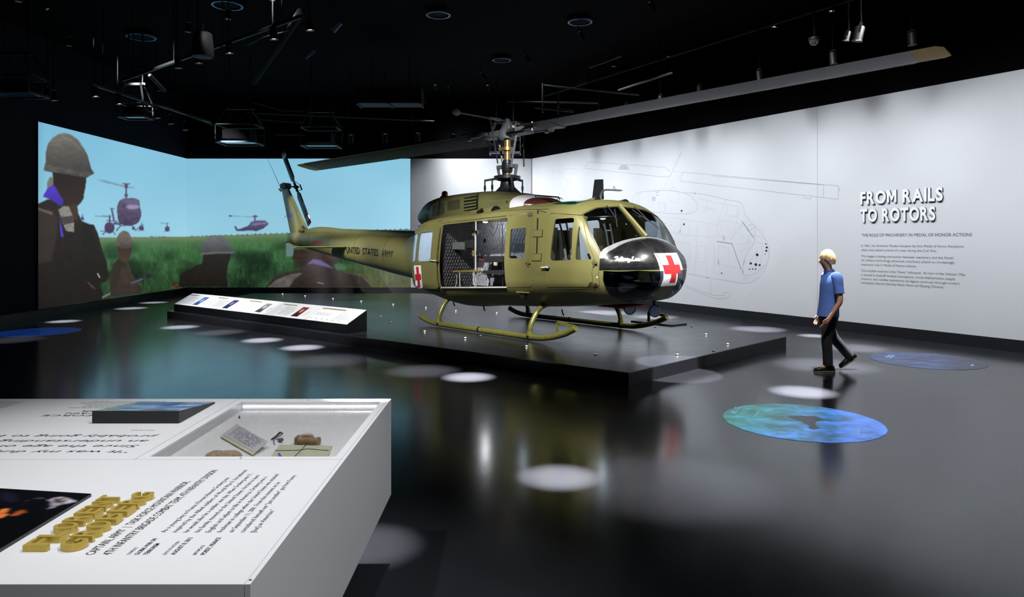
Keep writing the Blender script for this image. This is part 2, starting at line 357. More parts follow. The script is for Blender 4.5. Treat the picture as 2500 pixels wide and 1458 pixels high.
    p.poly(L((612, 965), (716, 972), (718, 1012), (706, 1050), (680, 1072), (660, 1085), (622, 1050)), (52, 40, 34), 1, grad=(78, 54, 42))
    p.poly(L((598, 955), (612, 890), (632, 862), (662, 848), (696, 864), (716, 910), (724, 968), (660, 984), (615, 968)), (118, 110, 98), 1, grad=(72, 64, 60), tex=.12, curve=True)
    p.line(*L((712, 1252), (866, 1186)), 6, (54, 48, 62)); p.line(*L((830, 1200), (866, 1186)), 9, (34, 32, 38)); p.line(*L((712, 1248), (800, 1214)), 3, (98, 88, 122))
    p.poly(L((1000, 1290), (1030, 1235), (1070, 1240), (1100, 1285)), (66, 56, 40), 2, tex=.3)
    p.poly(R((-60, 1375), (-40, 1240), (20, 1220), (120, 1150), (185, 1130), (200, 1035), (490, 1025), (482, 1075), (455, 1150), (448, 1210), (450, 1376)), (40, 36, 34), 1, grad=(26, 22, 20), tex=.06)
    p.poly(R((165, 1038), (168, 985), (180, 930), (205, 885), (250, 848), (300, 834), (350, 832), (405, 846), (455, 884), (490, 940), (520, 1012), (500, 1030), (420, 1026), (300, 1028), (200, 1036)), (104, 110, 110), 1, grad=(64, 64, 68), tex=.05)
    p.poly(R((165, 1022), (330, 1006), (516, 1006), (518, 1022), (330, 1024), (170, 1040)), (112, 116, 116), 1, a=.6)
    p.poly(R((1062, 905), (1140, 905), (1146, 1055), (1066, 1060)), (104, 124, 128), 2, a=.85); p.poly(R((1070, 890), (1130, 890), (1130, 912), (1070, 912)), (40, 70, 48), 1)
    p.poly(R((1150, 985), (1320, 975), (1450, 1010), (1610, 1065), (1600, 1130), (1500, 1150), (1200, 1160), (1130, 1080)), (50, 38, 34), 2, tex=.12)
    p.poly(R((858, 1376), (930, 1290), (1010, 1240), (1200, 1195), (1320, 1100), (1430, 1092), (1560, 1182), (1700, 1235), (1850, 1265), (1960, 1376)), (62, 52, 52), 1, grad=(40, 31, 30), tex=.1)
    p.poly(R((870, 1376), (960, 1300), (1120, 1240), (1250, 1225), (1150, 1300), (1100, 1376)), (106, 102, 100), 3, a=.7, tex=.15)
    p.poly(R((1285, 1140), (1345, 1085), (1400, 1088), (1480, 1125), (1560, 1185), (1430, 1150), (1340, 1130)), (104, 90, 150), 2, a=.9); p.line(*R((1390, 1328), (1460, 1342)), 1.4, (176, 168, 120))
    p.poly(R((1570, 1140), (1620, 1125), (1690, 1150), (1700, 1190), (1600, 1200)), (70, 120, 84), 3, a=.6)
    for k in range(40):
        x = 460+k*13.5; y = 640+40*abs(math.sin(k*5.3)); 
        if 575 < x < 640 or x > 870: p.line((x, y+16), (x+4*math.sin(k), y), 1, (110, 150, 96), 1, .5)
    lum = np.clip((U-92)/20, 0, 1); p.C *= (.93+.07*lum)[..., None]
    return p.C
SCREEN_E = 1.1
m_film = picture_mat('projected_film_image', SCREEN_E)
nx, ny = 430, 244
X = np.linspace(XL+.02, -3.34, nx); Z = np.linspace(ZB, ZT, ny); GX, GZ = np.meshgrid(X, Z); GY = np.full_like(GX, DB-.035)
s1 = grid_mesh('projected_picture', np.stack([GX, GY, GZ], -1), paint_film(UX+FPX*GX/GY, HOR-FPX*(GZ-HC)/GY), m_film)
m_scr = mat('screen_board', (30, 32, 36), .6)
sb = MB().box2((XL+.02, DB-.034, ZB-.006), (-3.34, DB-.001, ZT+.006)).build('projection_screen', m_scr)
tag(sb, 'wide wall screen behind the helicopter tail showing sky, green field and soldiers', 'screen'); s1.parent = sb
nx = 300; Y0 = 10.7*1750/1158.4
Yv = np.linspace(Y0, DB-.04, nx); GY, GZ = np.meshgrid(Yv, Z); GX = np.full_like(GY, XL+.036)
s2 = grid_mesh('projected_picture', np.stack([GX, GY, GZ], -1), paint_film(UX+FPX*GX/GY, HOR-FPX*(GZ-HC)/GY), m_film)
sb2 = MB().box2((XL+.001, Y0, ZB-.006), (XL+.035, DB-.04, ZT+.006)).build('projection_screen', m_scr)
tag(sb2, 'side wall screen at far left showing a helmeted soldier watching helicopters', 'screen'); s2.parent = sb2
# ------------------------------------------------------------------ projected floor pictures: projector light drawn as glowing discs
def floor_disc(c, r, rot, fn, label, strength):
    n = 150; a = np.linspace(-1, 1, n); A, B = np.meshgrid(a, a)
    P = np.stack([c[0]+r*A, c[1]+r*B, np.full_like(A, .003)], -1)
    cs, sn = math.cos(rot), math.sin(rot); S = A*cs+B*sn; T = -A*sn+B*cs
    rad = np.hypot(A, B); col = fn(S, T); 
    m = picture_mat('projected_floor_light', strength, .3, (46, 47, 52))
    o = grid_mesh('floor_projection', P, col, m, keep=(rad < .995)); tag(o, label, 'projection'); return o
def col_mix(A, B, t): return np.asarray(A)*(1-t[..., None])+np.asarray(B)*t[..., None]
def fn_teal(S, T):
    n = vnoise(S*100+200, T*100+200, 22, 16, 4)*.6+vnoise(S*100+200, T*100+200, 7, 5, 6)*.4
    t = np.clip((S*.62-T*.45)+.5+(n-.5)*.8, 0, 1)
    c = col_mix((36, 112, 104), (58, 108, 196), t)*(.66+.7*n)[..., None]
    d = Paint(S, T); d.C = c
    d.poly([(-.07, .30), (.30, .28), (.32, .08), (.18, -.02), (.10, -.20), (.10, -.36), (-.02, -.42), (-.06, -.36), (.0, -.25), (-.02, -.02), (-.10, .18)], (30, 36, 48), 1)
    d.poly([(-.06, .05), (-.2, .1), (-.2, .06), (-.04, -.02)], (40, 60, 80), 2, a=.7); d.poly([(.3, .12), (.5, .02), (.5, -.02), (.25, .04)], (40, 60, 90), 2, a=.7)
    return d.C
c0 = ground(1957, 1029.5); R0 = .74
fd = floor_disc(c0, R0, 0, fn_teal, 'teal and blue projected disc with a dark silhouette on the floor', 1.2)
m_lit = mat('projected_lettering', (150, 205, 235), .5, emit=.55, emitcol=(150, 205, 235))
def oval_text(par, lines, u, v, ang, h, wid, gap):
    mb = MB(); o = atz(u, v, .005); ux = Vector((math.cos(ang), math.sin(ang), 0)); uy = Vector((-ux.y, ux.x, 0))
    for i, s in enumerate(lines): text_on(mb, s, o-uy*(gap*i), ux, uy, width=wid*(len(s)/len(lines[0]))**.7, height=h, off=.001, bold=.01)
    mb.build('projected_lettering', m_lit, par)
oval_text(fd, ['MICHAEL', 'NOVOSEL'], 1797, 1009.5, math.radians(62), .065, .31, .09)
def oval_dashes(par, u, v, ang, n, wid, rows):
    mb = MB(); o = atz(u, v, .005); ux = Vector((math.cos(ang), math.sin(ang), 0)); uy = Vector((-ux.y, ux.x, 0))
    for r in range(rows):
        for i in range(n): a = o+ux*(i*wid/n)-uy*(r*.05); mb.add([a, a+ux*(wid/n*.7), a+ux*(wid/n*.7)+uy*.03, a+uy*.03], [(0, 1, 2, 3)])
    mb.build('projected_lettering', m_lit, par)
oval_dashes(fd, 1845, 1019, math.radians(62), 8, .30, 1); oval_dashes(fd, 2098, 1063, math.radians(62), 9, .27, 1)
def fn_blue(S, T):
    n = vnoise(S*100+200, T*100+200, 30, 9, 5)*.6+vnoise(S*100+200, T*100+200, 9, 4, 8)*.4
    return col_mix((70, 84, 150), (84, 124, 190), n)*(.35+.75*n)[..., None]*np.clip(1.1-np.clip(S*.8-T*.5, 0, 1)*.7, 0, 1)[..., None]
fe = floor_disc(ground(2262, 880.5), .76, 0, fn_blue, 'faint blue projected disc on the floor beside the walking visitor', .8)
oval_dashes(fe, 2165, 873, math.radians(50), 6, .3, 2); oval_dashes(fe, 2375, 893.5, math.radians(50), 3, .14, 1)
fg = floor_disc(ground(92, 811), .72, 0, lambda S, T: col_mix((18, 52, 120), (22, 66, 160), vnoise(S*90+99, T*90+99, 25, 12, 3)), 'dark blue projected disc on the floor near the left wall', .35)
# ------------------------------------------------------------------ platform under the helicopter
PL = .164
PA, PB = ground(1534.6, 943.6), ground(1919.4, 844.8); PB = (4.54, 11.87)
PD = (-7.74, 16.09); PE = ground(1033, 716.5, PL); PC = ground(615, 716.5, PL)
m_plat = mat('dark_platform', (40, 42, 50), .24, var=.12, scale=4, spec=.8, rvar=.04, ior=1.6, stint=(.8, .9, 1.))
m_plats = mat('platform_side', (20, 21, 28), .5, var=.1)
pl = empty('platform', (0, 0, 0)); tag(pl, 'low dark angular platform carrying the helicopter', 'platform')
poly = [PA, PB, PE, PC, PD]
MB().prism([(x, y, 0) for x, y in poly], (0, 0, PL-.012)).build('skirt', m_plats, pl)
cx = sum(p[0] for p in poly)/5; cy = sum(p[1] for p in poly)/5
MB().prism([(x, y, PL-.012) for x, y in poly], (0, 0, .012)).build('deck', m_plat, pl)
def along(p, q, s): return Vector((p[0]+(q[0]-p[0])*s, p[1]+(q[1]-p[1])*s, 0))
for p, q, ss in ((PA, PB, (.4,)), (PD, PA, (.28, .62))):
    for s in ss:
        a = along(p, q, s); d = (Vector((q[0]-p[0], q[1]-p[1], 0))).normalized(); n = Vector((d.y, -d.x, 0))
        MB().bar(a+n*.001, a+n*.001+Vector((0, 0, PL-.015)), .004, .003).build('joint', m_black, pl)
# black plate lying on the far side of the platform
pp = [atz(1540, 786, PL), atz(1640, 797, PL), atz(1677, 793, PL), atz(1578, 781.5, PL)]
ob = MB().prism([(p.x, p.y, PL+.001) for p in pp], (0, 0, .025)).build('cover_plate', mat('black_plate', (22, 23, 28), .4), None, bevel=.004)
tag(ob, 'flat black rectangular plate lying on the platform behind the far skid', 'plate')
# small lights set in the platform deck
m_chrome = mat('bright_metal', (190, 192, 196), .2, 1., var=.05)
m_stud = mat('stud_light_lens', (255, 250, 235), .3, emit=14., emitcol=(255, 248, 232))
m_studd = mat('stud_light_lens_dim', (150, 150, 150), .25, emit=.5, emitcol=(230, 230, 235))
def stud(u, v, lit, lab):
    c = atz(u, v, PL); r = empty('deck_light', c); r.location = c
    MB().lathe([(.024, 0), (.024, .006), (.017, .012)], n=12).build('ring', m_chrome, r, 40)
    MB().lathe([(.0155, .010), (.013, .016), (.004, .018)], n=12).build('lens', m_stud if lit else m_studd, r, 60)
    tag(r, lab, 'light', 'glowing deck lights' if lit else 'unlit deck studs')
NUM = ['first', 'second', 'third', 'fourth', 'fifth']
for u, v, lab in ((1039.8, 752, 'glowing stud light in the deck behind the near skid rear end'), (1113, 760, 'glowing stud light in the deck between the skids, left one'), (1212.6, 765, 'glowing stud light in the deck between the skids, brightest one'),
                  (1037, 810, 'glowing stud light in front of the near skid, first from the left'), (1136, 826.5, 'glowing stud light in front of the near skid, second from the left'), (1285.5, 847, 'glowing stud light in front of the near skid, third from the left'),
                  (1724, 817.5, 'glowing stud light in the deck right of the far skid tip'), (1654, 867, 'glowing stud light on the near right corner of the deck'), (1777, 841.5, 'glowing stud light nearest the right edge of the deck')): stud(u, v, True, lab)
for i, (u, v) in enumerate(((690, 718.6), (745, 723.5), (813, 730), (882, 736.5), (960, 744.5))): stud(u, v, True, f'glowing stud light in the far deck row behind the reader rail, {NUM[i]} from left')
for u, v, lab in ((930, 774, 'unlit metal stud in the deck right of the reader rail, far one'), (955, 787.5, 'unlit metal stud in the deck right of the reader rail, near one'), (1173.5, 821, 'unlit metal stud just in front of the near skid'), (1454, 866.5, 'unlit metal stud on the open deck near the front edge'), (1600, 799, 'unlit metal stud below the far skid tip'), (1742, 857.5, 'unlit metal stud at the right front edge of the deck'), (1689, 797.5, 'unlit metal stud beside the black cover plate')): stud(u, v, False, lab)
# ------------------------------------------------------------------ reader rail with five sloped panels
e_ = Vector((PA[0]-PD[0], PA[1]-PD[1], 0)).normalized(); n_ = Vector((-e_.y, e_.x, 0))
if n_.x < 0: n_ = -n_
O_ = Vector((PD[0], PD[1], PL)); S0, S1, DP = .11, 6.28, .43
def rp(s, d, z): return O_+e_*s+n_*(.1+d)+Vector((0, 0, z))
rail = empty('reader_rail', rp((S0+S1)/2, DP/2, 0)); tag(rail, 'long black reader rail with five sloped white panels on the platform edge', 'display rail')
rail.location = (0, 0, 0)
H0, H1 = .152, .372
MB().prism([rp(S0, 0, 0), rp(S0, 0, H0-.006), rp(S0, DP, H1-.006), rp(S0, DP, 0)], e_*(S1-S0)).build('body', mat('black_lacquer', (12, 13, 17), .35), rail)
m_panel = mat('white_print_panel', (228, 230, 234), .35, var=.01)
m_ink = mat('dark_ink', (40, 42, 48), .5); m_ink2 = mat('grey_ink', (150, 152, 158), .5); m_goldink = mat('gold_ink', (120, 104, 40), .45)
sl = (rp(0, DP, H1)-rp(0, 0, H0)).normalized(); nn = e_.cross(sl); nn = nn if nn.z > 0 else -nn
PWID = (S1-S0)/5; SL = (rp(0, DP, H1)-rp(0, 0, H0)).length
m_pic = print_mat('printed_portrait')
pics = [((70, 110, 190), (190, 200, 215)), ((34, 44, 120), (190, 130, 110)), ((120, 124, 128), (205, 205, 205)), ((120, 48, 52), (205, 160, 140))]
for k in range(5):
    a = rp(S0+k*PWID+.006, 0, H0); q = MB(); Lx = PWID-.012
    P4 = [a+sl*.004, a+e_*Lx+sl*.004, a+e_*Lx+sl*(SL-.004), a+sl*(SL-.004)]
    pn = q.prism(P4, nn*.006).build('sloped_panel', m_panel, rail)
    b0 = a+nn*.0062
    pt_ = lambda x, y: b0+e_*(x*Lx)+sl*(y*SL)
    ink = MB(); hd_ = MB()
    def strip(mb, x0, x1, y, h): mb.add([pt_(x0, y)+nn*.0006, pt_(x1, y)+nn*.0006, pt_(x1, y+h)+nn*.0006, pt_(x0, y+h)+nn*.0006], [(0, 1, 2, 3)])
    wds = (.30, .30, .36, .34, .52)[k]; x = .05
    while x < .05+wds: w_ = random.uniform(.02, .035); strip(hd_, x, x+w_, .80, .075); x += w_+.006
    hd_.build('gold_heading', m_goldink, pn)
    if k < 4:
        for i in range(11): strip(ink, .2, .2+random.uniform(.28, .34), .68-i*.052, .016)
        for i in range(5): strip(ink, .05, .05+random.uniform(.06, .1), .55-i*.08, .014); strip(ink, .84, .84+random.uniform(.05, .1), .5-i*.06, .014)
        ink.build('body_print', m_ink2, pn)
        n = 26; aa = np.linspace(0, 1, n); A, B = np.meshgrid(aa, aa); d = Paint(A, B); c1, c2 = pics[k]
        d.C = np.ones((n, n, 3))*np.array(c1)*(.75+.5*vnoise(A*60, B*60, 13, 13, k))[..., None]
        d.poly([(.05, 0), (.2, .32), (.45, .42), (.75, .34), (.95, 0)], np.array(c1)*.45, 1); d.ell((.5, .62), .17, .2, c2, 1); d.poly([(.32, .72), (.38, .86), (.62, .88), (.7, .72), (.5, .78)], np.array(c2)*.35, 1)
        P = np.array([[list(pt_(.60+.17*s, .12+.66*t)+nn*.001) for s in aa] for t in aa])
        grid_mesh('portrait_print', P, d.C, m_pic, pn)
    else:
        for i in range(12): strip(ink, .58, .58+random.uniform(.28, .38), .82-i*.052, .016)
        for i in range(3): strip(ink, .06, .06+random.uniform(.3, .42), .52-i*.06, .016)
        for i in range(6): strip(ink, .06+i*.13, .12+i*.13, .14, .03)
        ink.build('body_print', m_ink2, pn)
# ================================================================== DISPLAY TABLE in the foreground
ZK = .90; TX0, TX1, TY0, TY1 = -4.4, -.66, 1.808, 3.914
m_lam = mat('white_laminate', (222, 222, 224), .42, var=.012, scale=2)
tb = empty('display_table', (-2.5, 2.86, 0)); tb.location = (0, 0, 0)
tag(tb, 'long white display table with printed top and built-in glazed case', 'table')
MB().box2((TX0, TY0, .379), (TX1, TY1, .85)).build('body', m_lam, tb)
MB().box2((TX0+.3, TY0+.45, 0), (TX1-.55, TY1-.45, .379)).build('plinth', mat('plinth_dark', (30, 30, 33), .5), tb)
MB().box2((TX0, TY0, .85), (TX1-.016, 2.8335, ZK)).build('front_top_panel', m_lam, tb)
MB().box2((TX0, 2.8365, .85), (-1.4945, TY1, ZK)).build('rear_top_panel', m_lam, tb)
fr = MB()
fr.box2((-1.4915, 2.8365, .85), (TX1-.016, 2.873, ZK)); fr.box2((-1.4915, 3.842, .85), (TX1-.016, TY1, ZK))
fr.box2((-1.4915, 2.873, .85), (-1.452, 3.842, ZK)); fr.box2((-.706, 2.873, .85), (TX1-.016, 3.842, ZK))
fr.build('case_frame', m_lam, tb)
MB().box2((TX1-.0145, TY0, .85), (TX1, TY1, ZK)).build('edge_strip', m_lam, tb)
MB().box2((-1.452, 2.873, .8502), (-.706, 3.842, .852)).build('case_floor', mat('case_white', (244, 244, 244), .6, var=.005), tb)
MB().box2((-1.44, 3.834, .872), (-.72, 3.8415, .88)).build('light_strip', mat('led_strip', (255, 255, 255), .5, emit=5, emitcol=(250, 250, 255)), tb)
MB().box2((-1.4515, 2.8735, .8935), (-.7065, 3.8415, .8985)).build('glass_lid', glass('case_glass', (253, 253, 253), .015), tb)
m_dot = mat('screw_steel', (110, 110, 112), .35, .8)
for x, y in ((-1.08, 2.853), (-1.1, 3.88), (-.668, 1.83)): MB().lathe([(.004, ZK), (.004, ZK+.0012), (.002, ZK+.0018)], (x, y, 0), n=10).build('screw', m_dot, tb)
# printing on the table
UXf, UYf = Vector((0, 1, 0)), Vector((-1, 0, 0)); UXq, UYq = Vector((-1, 0, 0)), Vector((0, -1, 0))
m_pk = mat('black_print', (24, 24, 26), .5)
hp = MB()
text_on(hp, 'CAPTAIN, ARMY  |  TASK FORCE MOUNTAIN WARRIOR,', (-1.155, 1.977, ZK), UXf, UYf, width=.60, height=.026, off=.0006)
text_on(hp, '4TH INFANTRY BRIGADE COMBAT TEAM, 4TH INFANTRY DIVISION', (-1.108, 1.977, ZK), UXf, UYf, width=.725, height=.026, off=.0006)
hp.build('rank_print', m_pk, tb)
bt = MB()
body = ['As a young boy in France, Florent Ahmed Groberg was', 'inspired by the Allied soldiers of World War II. He believed', 'he would also be a soldier one day. When Groberg was 11,', 'his family moved to the United States. He had to learn', 'English and adjust to life in America. Groberg was a', 'freshman in college when the United States was attacked', 'on September 11, 2001. From that moment on, he', 'considered himself not “just another” guy from France,', '[but] an American.”']
for i, s in enumerate(body):
    text_on(bt, s, (-1.030+i*.0335, 2.128, ZK), UXf, UYf, width=.555*len(s)/58, height=.0165, off=.0006)
bt.build('story_print', mat('story_ink', (58, 58, 62), .5), tb)
for x, a in ((-1.055, ['CONFLICT', 'GLOBAL WAR ON', 'TERRORISM']), (-.955, ['DATE OF ACTION', 'AUGUST 8, 2012']), (-.872, ['BIRTHPLACE', 'POISSY, FRANCE'])):
    for i, s in enumerate(a):
        st = MB(); text_on(st, s, (x+i*.0245, 1.977, ZK), UXf, UYf, height=.010 if i == 0 else .0135, width=(.0062 if i == 0 else .0082)*len(s), off=.0006, bold=.0 if i == 0 else .012); st.build('facts_print', m_pk, tb)
for s, y, wd in (('“It was my duty as an', 2.952, .80), ('Since the age of 12 years', 3.031, .93), ('an understanding that I w', 3.108, .97), ('probably going to be a soldi', 3.187, 1.02)):
    qt = MB(); text_on(qt, s, (-1.572, y, ZK), UXq, UYq, width=wd, height=.034, off=.0006, shear=.25); qt.build('quotation_print', m_pk, tb)
qt = MB(); text_on(qt, 'Florent Groberg', (-1.63, 3.272, ZK), UXq, UYq, width=.105, height=.011, off=.0006)
qt.build('signature_print', m_pk, tb)
tk = MB()
for s, y in (('TASK FORCE', 3.556), ('MOUNTAIN', 3.60), ('WARRIOR', 3.645)): text_on(tk, s, (-1.86, y, ZK), UXq, UYq, width=.046*len(s), height=.03, off=.0006)
tk.build('heading_print', m_pk, tb)
gl = MB()
for i in range(6):
    for x0, w0 in ((-1.86, .42), (-2.62, .42)):
        x = x0; e = x0-w0*random.uniform(.85, 1)
        while x > e:
            l = random.uniform(.012, .03); gl.add([(x, 3.70+i*.028, ZK+.0006), (x-l, 3.70+i*.028, ZK+.0006), (x-l, 3.708+i*.028, ZK+.0006), (x, 3.708+i*.028, ZK+.0006)], [(0, 1, 2, 3)]); x -= l+.006
gl.build('small_print', mat('pale_ink', (150, 150, 154), .5), tb)
# gold raised lettering
m_gold = mat('brushed_gold', (204, 176, 82), .42, .45, var=.08, scale=30, aniso=(1, 12, 1))
def gold_line(word, xb, y0, y1, h):
    adv = (y1-y0)/len(word)
    for i, ch in enumerate(word):
        mb = MB(); text_on(mb, ch, (0, 0, 0), UXf, UYf, width=adv*.84, height=h, depth=.018, off=.0, bold=.02, res=5)
        V = mb.mesh('gold_letter'); o = obj('gold_letter', V, m_gold, tb); o.location = (xb, y0+i*adv, ZK+.0005)
gold_line('FLORENT', -1.298, 1.995, 2.40, .066)
gold_line('GROBERG', -1.205, 1.993, 2.43, .066)
# raised portrait print
gw = empty('portrait_board', (0, 0, 0)); tag(gw, 'black raised photo board with a hand and a star medal, lying on the table', 'picture')
bx0, bx1, by0, by1 = -2.3, -1.423, 1.86, 2.425
MB().add([(bx0, by0, ZK+.001), (bx1, by0, ZK+.001), (bx1, by1, ZK+.001), (bx0, by1, ZK+.001), (bx0, by0, ZK+.062), (bx1, by0, ZK+.01), (bx1, by1, ZK+.01), (bx0, by1, ZK+.062)],
         [(3, 2, 1, 0), (4, 5, 6, 7), (0, 1, 5, 4), (1, 2, 6, 5), (2, 3, 7, 6), (3, 0, 4, 7)]).build('board', mat('black_board', (14, 14, 16), .25), gw)
n = 110; aa = np.linspace(.004, .996, n); A, B = np.meshgrid(aa, aa)
PX = bx0+(bx1-bx0)*A; PY = by0+(by1-by0)*B; PZ = ZK+.0105+(bx1-PX)/(bx1-bx0)*.052
UU = UX+FPX*PX/PY; VV = HOR-FPX*(PZ-HC)/PY
d = Paint(UU, VV); d.C = np.ones((n, n, 3))*np.array((9, 9, 13))*(.8+.5*vnoise(UU, VV, 40, 20, 3))[..., None]
G = lambda *P: [(x/8.1, 1180+y/8.1) for x, y in P]
d.poly(G((0, 150), (300, 200), (380, 330), (250, 400), (0, 330)), (30, 28, 48), 3, a=.8)
d.poly(G((-80, 560), (60, 510), (160, 492), (205, 512), (150, 560), (60, 610), (-80, 650)), (238, 142, 78), 1, grad=(205, 92, 40)); d.poly(G((-80, 640), (160, 590), (200, 610), (100, 670), (-80, 720)), (232, 128, 62), 1)
d.poly(G((200, 640), (300, 560), (420, 528), (515, 535), (520, 570), (430, 615), (280, 650)), (150, 66, 32), 1, grad=(190, 88, 44))
d.poly(G((930, 330), (1060, 285), (1230, 265), (1390, 300), (1550, 372), (1300, 410), (1180, 440), (1050, 490), (900, 520), (985, 470), (1000, 380)), (168, 160, 172), 1, tex=.25); d.poly(G((1060, 330), (1200, 290), (1330, 330), (1230, 380), (1080, 390)), (74, 62, 74), 1)
d.ell(G((1245, 335))[0], 4.2, 3, (196, 190, 120), 1); d.line(*G((680, 298), (855, 298)), 1.4, (150, 150, 155)); d.line(*G((470, 370), (680, 298)), 1., (70, 70, 78))
grid_mesh('photo_print', np.stack([PX, PY, PZ], -1), d.C, print_mat('glossy_photo_print', .2), gw)
# wedge with landscape picture
wd_ = empty('picture_wedge', (0, 0, 0)); tag(wd_, 'black wedge block with a blue landscape picture, standing on the table', 'picture')
wx0, wx1, wy0, wy1 = -1.986, -1.575, 3.39, 3.80
MB().add([(wx0, wy0, ZK+.001), (wx1, wy0, ZK+.001), (wx1, wy1, ZK+.001), (wx0, wy1, ZK+.001), (wx0, wy0, ZK+.059), (wx1, wy0, ZK+.059), (wx1, wy1, ZK+.008), (wx0, wy1, ZK+.008)],
         [(3, 2, 1, 0), (4, 5, 6, 7), (0, 1, 5, 4), (1, 2, 6, 5), (2, 3, 7, 6), (3, 0, 4, 7)]).build('block', mat('black_block', (22, 22, 25), .45), wd_)
n = 80; aa = np.linspace(.0, 1, n); A, B = np.meshgrid(aa, aa)
d = Paint(A*100, B*100); nn1 = vnoise(A*100, B*100, 17, 12, 5)*.6+vnoise(A*100, B*100, 6, 4, 7)*.4
d.C = col_mix((70, 112, 176), (196, 206, 214), np.clip(nn1*1.5-.35, 0, 1)); gm = np.clip((.62-A-B*.35)*2+(nn1-.5)*1.6, 0, 1); d.mix(gm*.75, (142, 160, 128)); d.mix(np.clip((vnoise(A*100, B*100, 30, 9, 9)-.62)*4, 0, .8), (38, 58, 96))
d.poly([(52, 8), (72, 10), (74, 24), (56, 28)], (150, 112, 116), 2, a=.7)
grid_mesh('landscape_print', np.stack([wx0+(wx1-wx0)*A, wy0+(wy1-wy0)*B, ZK+.0595-.051*B], -1), d.C, print_mat('matt_picture_print', .45), wd_)
# ---- things lying in the case
ZF = .8525
def cz(u, v, z=ZF): return atz(u, v, z)
dc = empty('opened_document', (0, 0, 0)); tag(dc, 'open paper document with typed lines on a low stand in the glazed case', 'document')
q = [cz(578, 1035, .884), cz(652.6, 1078, .884), cz(617, 1110, .862), cz(538, 1065, .862)]
MB().prism([p-Vector((0, 0, .004)) for p in q], (0, 0, .003)).build('backing_card', mat('cream_card', (214, 210, 180), .7), dc)
qq = [q[0], q[1], q[1]*.14+q[2]*.86, q[0]*.14+q[3]*.86]; MB().prism([p+Vector((0, 0, -.0008)) for p in qq], (0, 0, .0014)).build('sheet', mat('grey_paper', (206, 206, 212), .7), dc)
tx = MB()
for i in range(13):
    t = .12+i*.062; a, b = qq[0].lerp(qq[3], t), qq[1].lerp(qq[2], t); s = .12
    while s < .86:
        l = random.uniform(.02, .07); 
        if random.random() < .75:
            p1, p2 = a.lerp(b, s), a.lerp(b, s+l); up = (qq[0]-qq[3]).normalized()*.0032; tx.add([p1+Vector((0, 0, .0009)), p2+Vector((0, 0, .0009)), p2+up+Vector((0, 0, .0009)), p1+up+Vector((0, 0, .0009))], [(0, 1, 2, 3)])
        s += l+.012
tx.build('typed_lines', mat('type_grey', (120, 120, 128), .6), dc)
MB().prism([cz(560, 1066), cz(575, 1066), cz(618, 1092), cz(605, 1092)], (0, 0, .008)).build('stand', mat('clear_stand', (235, 238, 240), .15), dc)
wt = empty('wrist_band', (0, 0, 0)); tag(wt, 'black and grey wrist band standing beside the grip in the glazed case', 'band')
f = lambda x, y, z: cz(600+x/10.42, 1020+y/10.42, z)
MB().tube([f(650, 560, .856), f(760, 480, .862), f(860, 390, .872), f(910, 380, .874)], [.005, .004, .0065, .006], 8, sx=.35).build('black_strap', mat('strap_black', (26, 26, 32), .6), wt, 50)
MB().tube([f(660, 560, .856), f(780, 500, .860), f(900, 440, .866), f(945, 400, .868), f(930, 375, .872)], .0022, 8).build('cord', mat('cord_black', (40, 40, 46), .5), wt, 50)
MB().tube([f(735, 690, .854), f(705, 600, .856), f(740, 545, .858), f(850, 545, .86)], .0022, 8).build('wire', mat('wire_grey', (150, 150, 156), .35, .6), wt, 50)
MB().cyl(f(845, 570, .86), f(930, 560, .866), .008, .007, 12).build('clasp', mat('clasp_grey', (120, 116, 128), .4, .5), wt, 40)
gp = empty('foregrip', (0, 0, 0)); tag(gp, 'tan ribbed weapon foregrip with clamp lying in the glazed case', 'grip')
m_tan = mat('tan_polymer', (166, 134, 98), .55, var=.1, scale=60)
a, b = f(1330, 570, .8725), f(1870, 600, .8725); dv = b-a
MB().tube([a+dv*t for t in (0, .04, .12, .16, .3, .5, .8, .86, .9, 1)], [.0125, .0165, .0155, .0125, .0135, .0155, .015, .015, .019, .019], 14).build('handle', m_tan, gp, 50)
for t in (.34, .44, .54, .64, .74): MB().tube([a+dv*t, a+dv*(t+.03)], .0165, 14).build('rib', m_tan, gp, 40)
MB().box((a.x-.004, a.y, .8725), (.012, .05, .034)).build('clamp', mat('tan_dark', (146, 112, 80), .55), gp, bevel=.003)
MB().tube([a+Vector((.004, .02, .012)), a+Vector((.03, .028, .016)), a+Vector((.05, .03, .012)), a+Vector((.062, .03, .004))], [.008, .01, .011, .006], 8).build('lever', mat('pale_tan', (190, 176, 160), .5), gp, 50)
fo = empty('tied_folder', (0, 0, 0)); tag(fo, 'flat pale green folder tied with a dark cord in the glazed case', 'folder')
q = [f(740, 890, ZF), f(860, 735, ZF), f(2200, 760, ZF), f(2080, 1040, ZF), f(640, 1040, ZF)]
MB().prism([p+Vector((0, 0, .0005)) for p in q], (0, 0, .008)).build('cover', mat('pale_green_card', (206, 208, 180), .7, var=.04, scale=30), fo, bevel=.001)
dz = Vector((0, 0, .0095))
MB().tube([p+dz for p in crom([f(750, 895, ZF), f(1100, 890, ZF), f(1400, 880, ZF), f(1580, 850, ZF), f(1900, 880, ZF), f(2110, 890, ZF)], 5)], .0018, 6).build('cord', mat('olive_cord', (44, 44, 30), .7), fo)
MB().tube([p+dz for p in crom([f(1550, 720, ZF), f(1420, 870, ZF), f(1250, 1040, ZF)], 5)], .0018, 6).build('cord', MATS['olive_cord'], fo)
rb = empty('purple_ribbon', (0, 0, 0)); tag(rb, 'short purple and white ribbon lying on the tied folder', 'ribbon')
qa = [f(800, 940, .8625), f(850, 895, .8625), f(960, 1040, .8625), f(870, 1040, .8625)]; MB().prism(qa, (0, 0, .0012)).build('band', mat('purple_silk', (112, 84, 176), .5), rb)
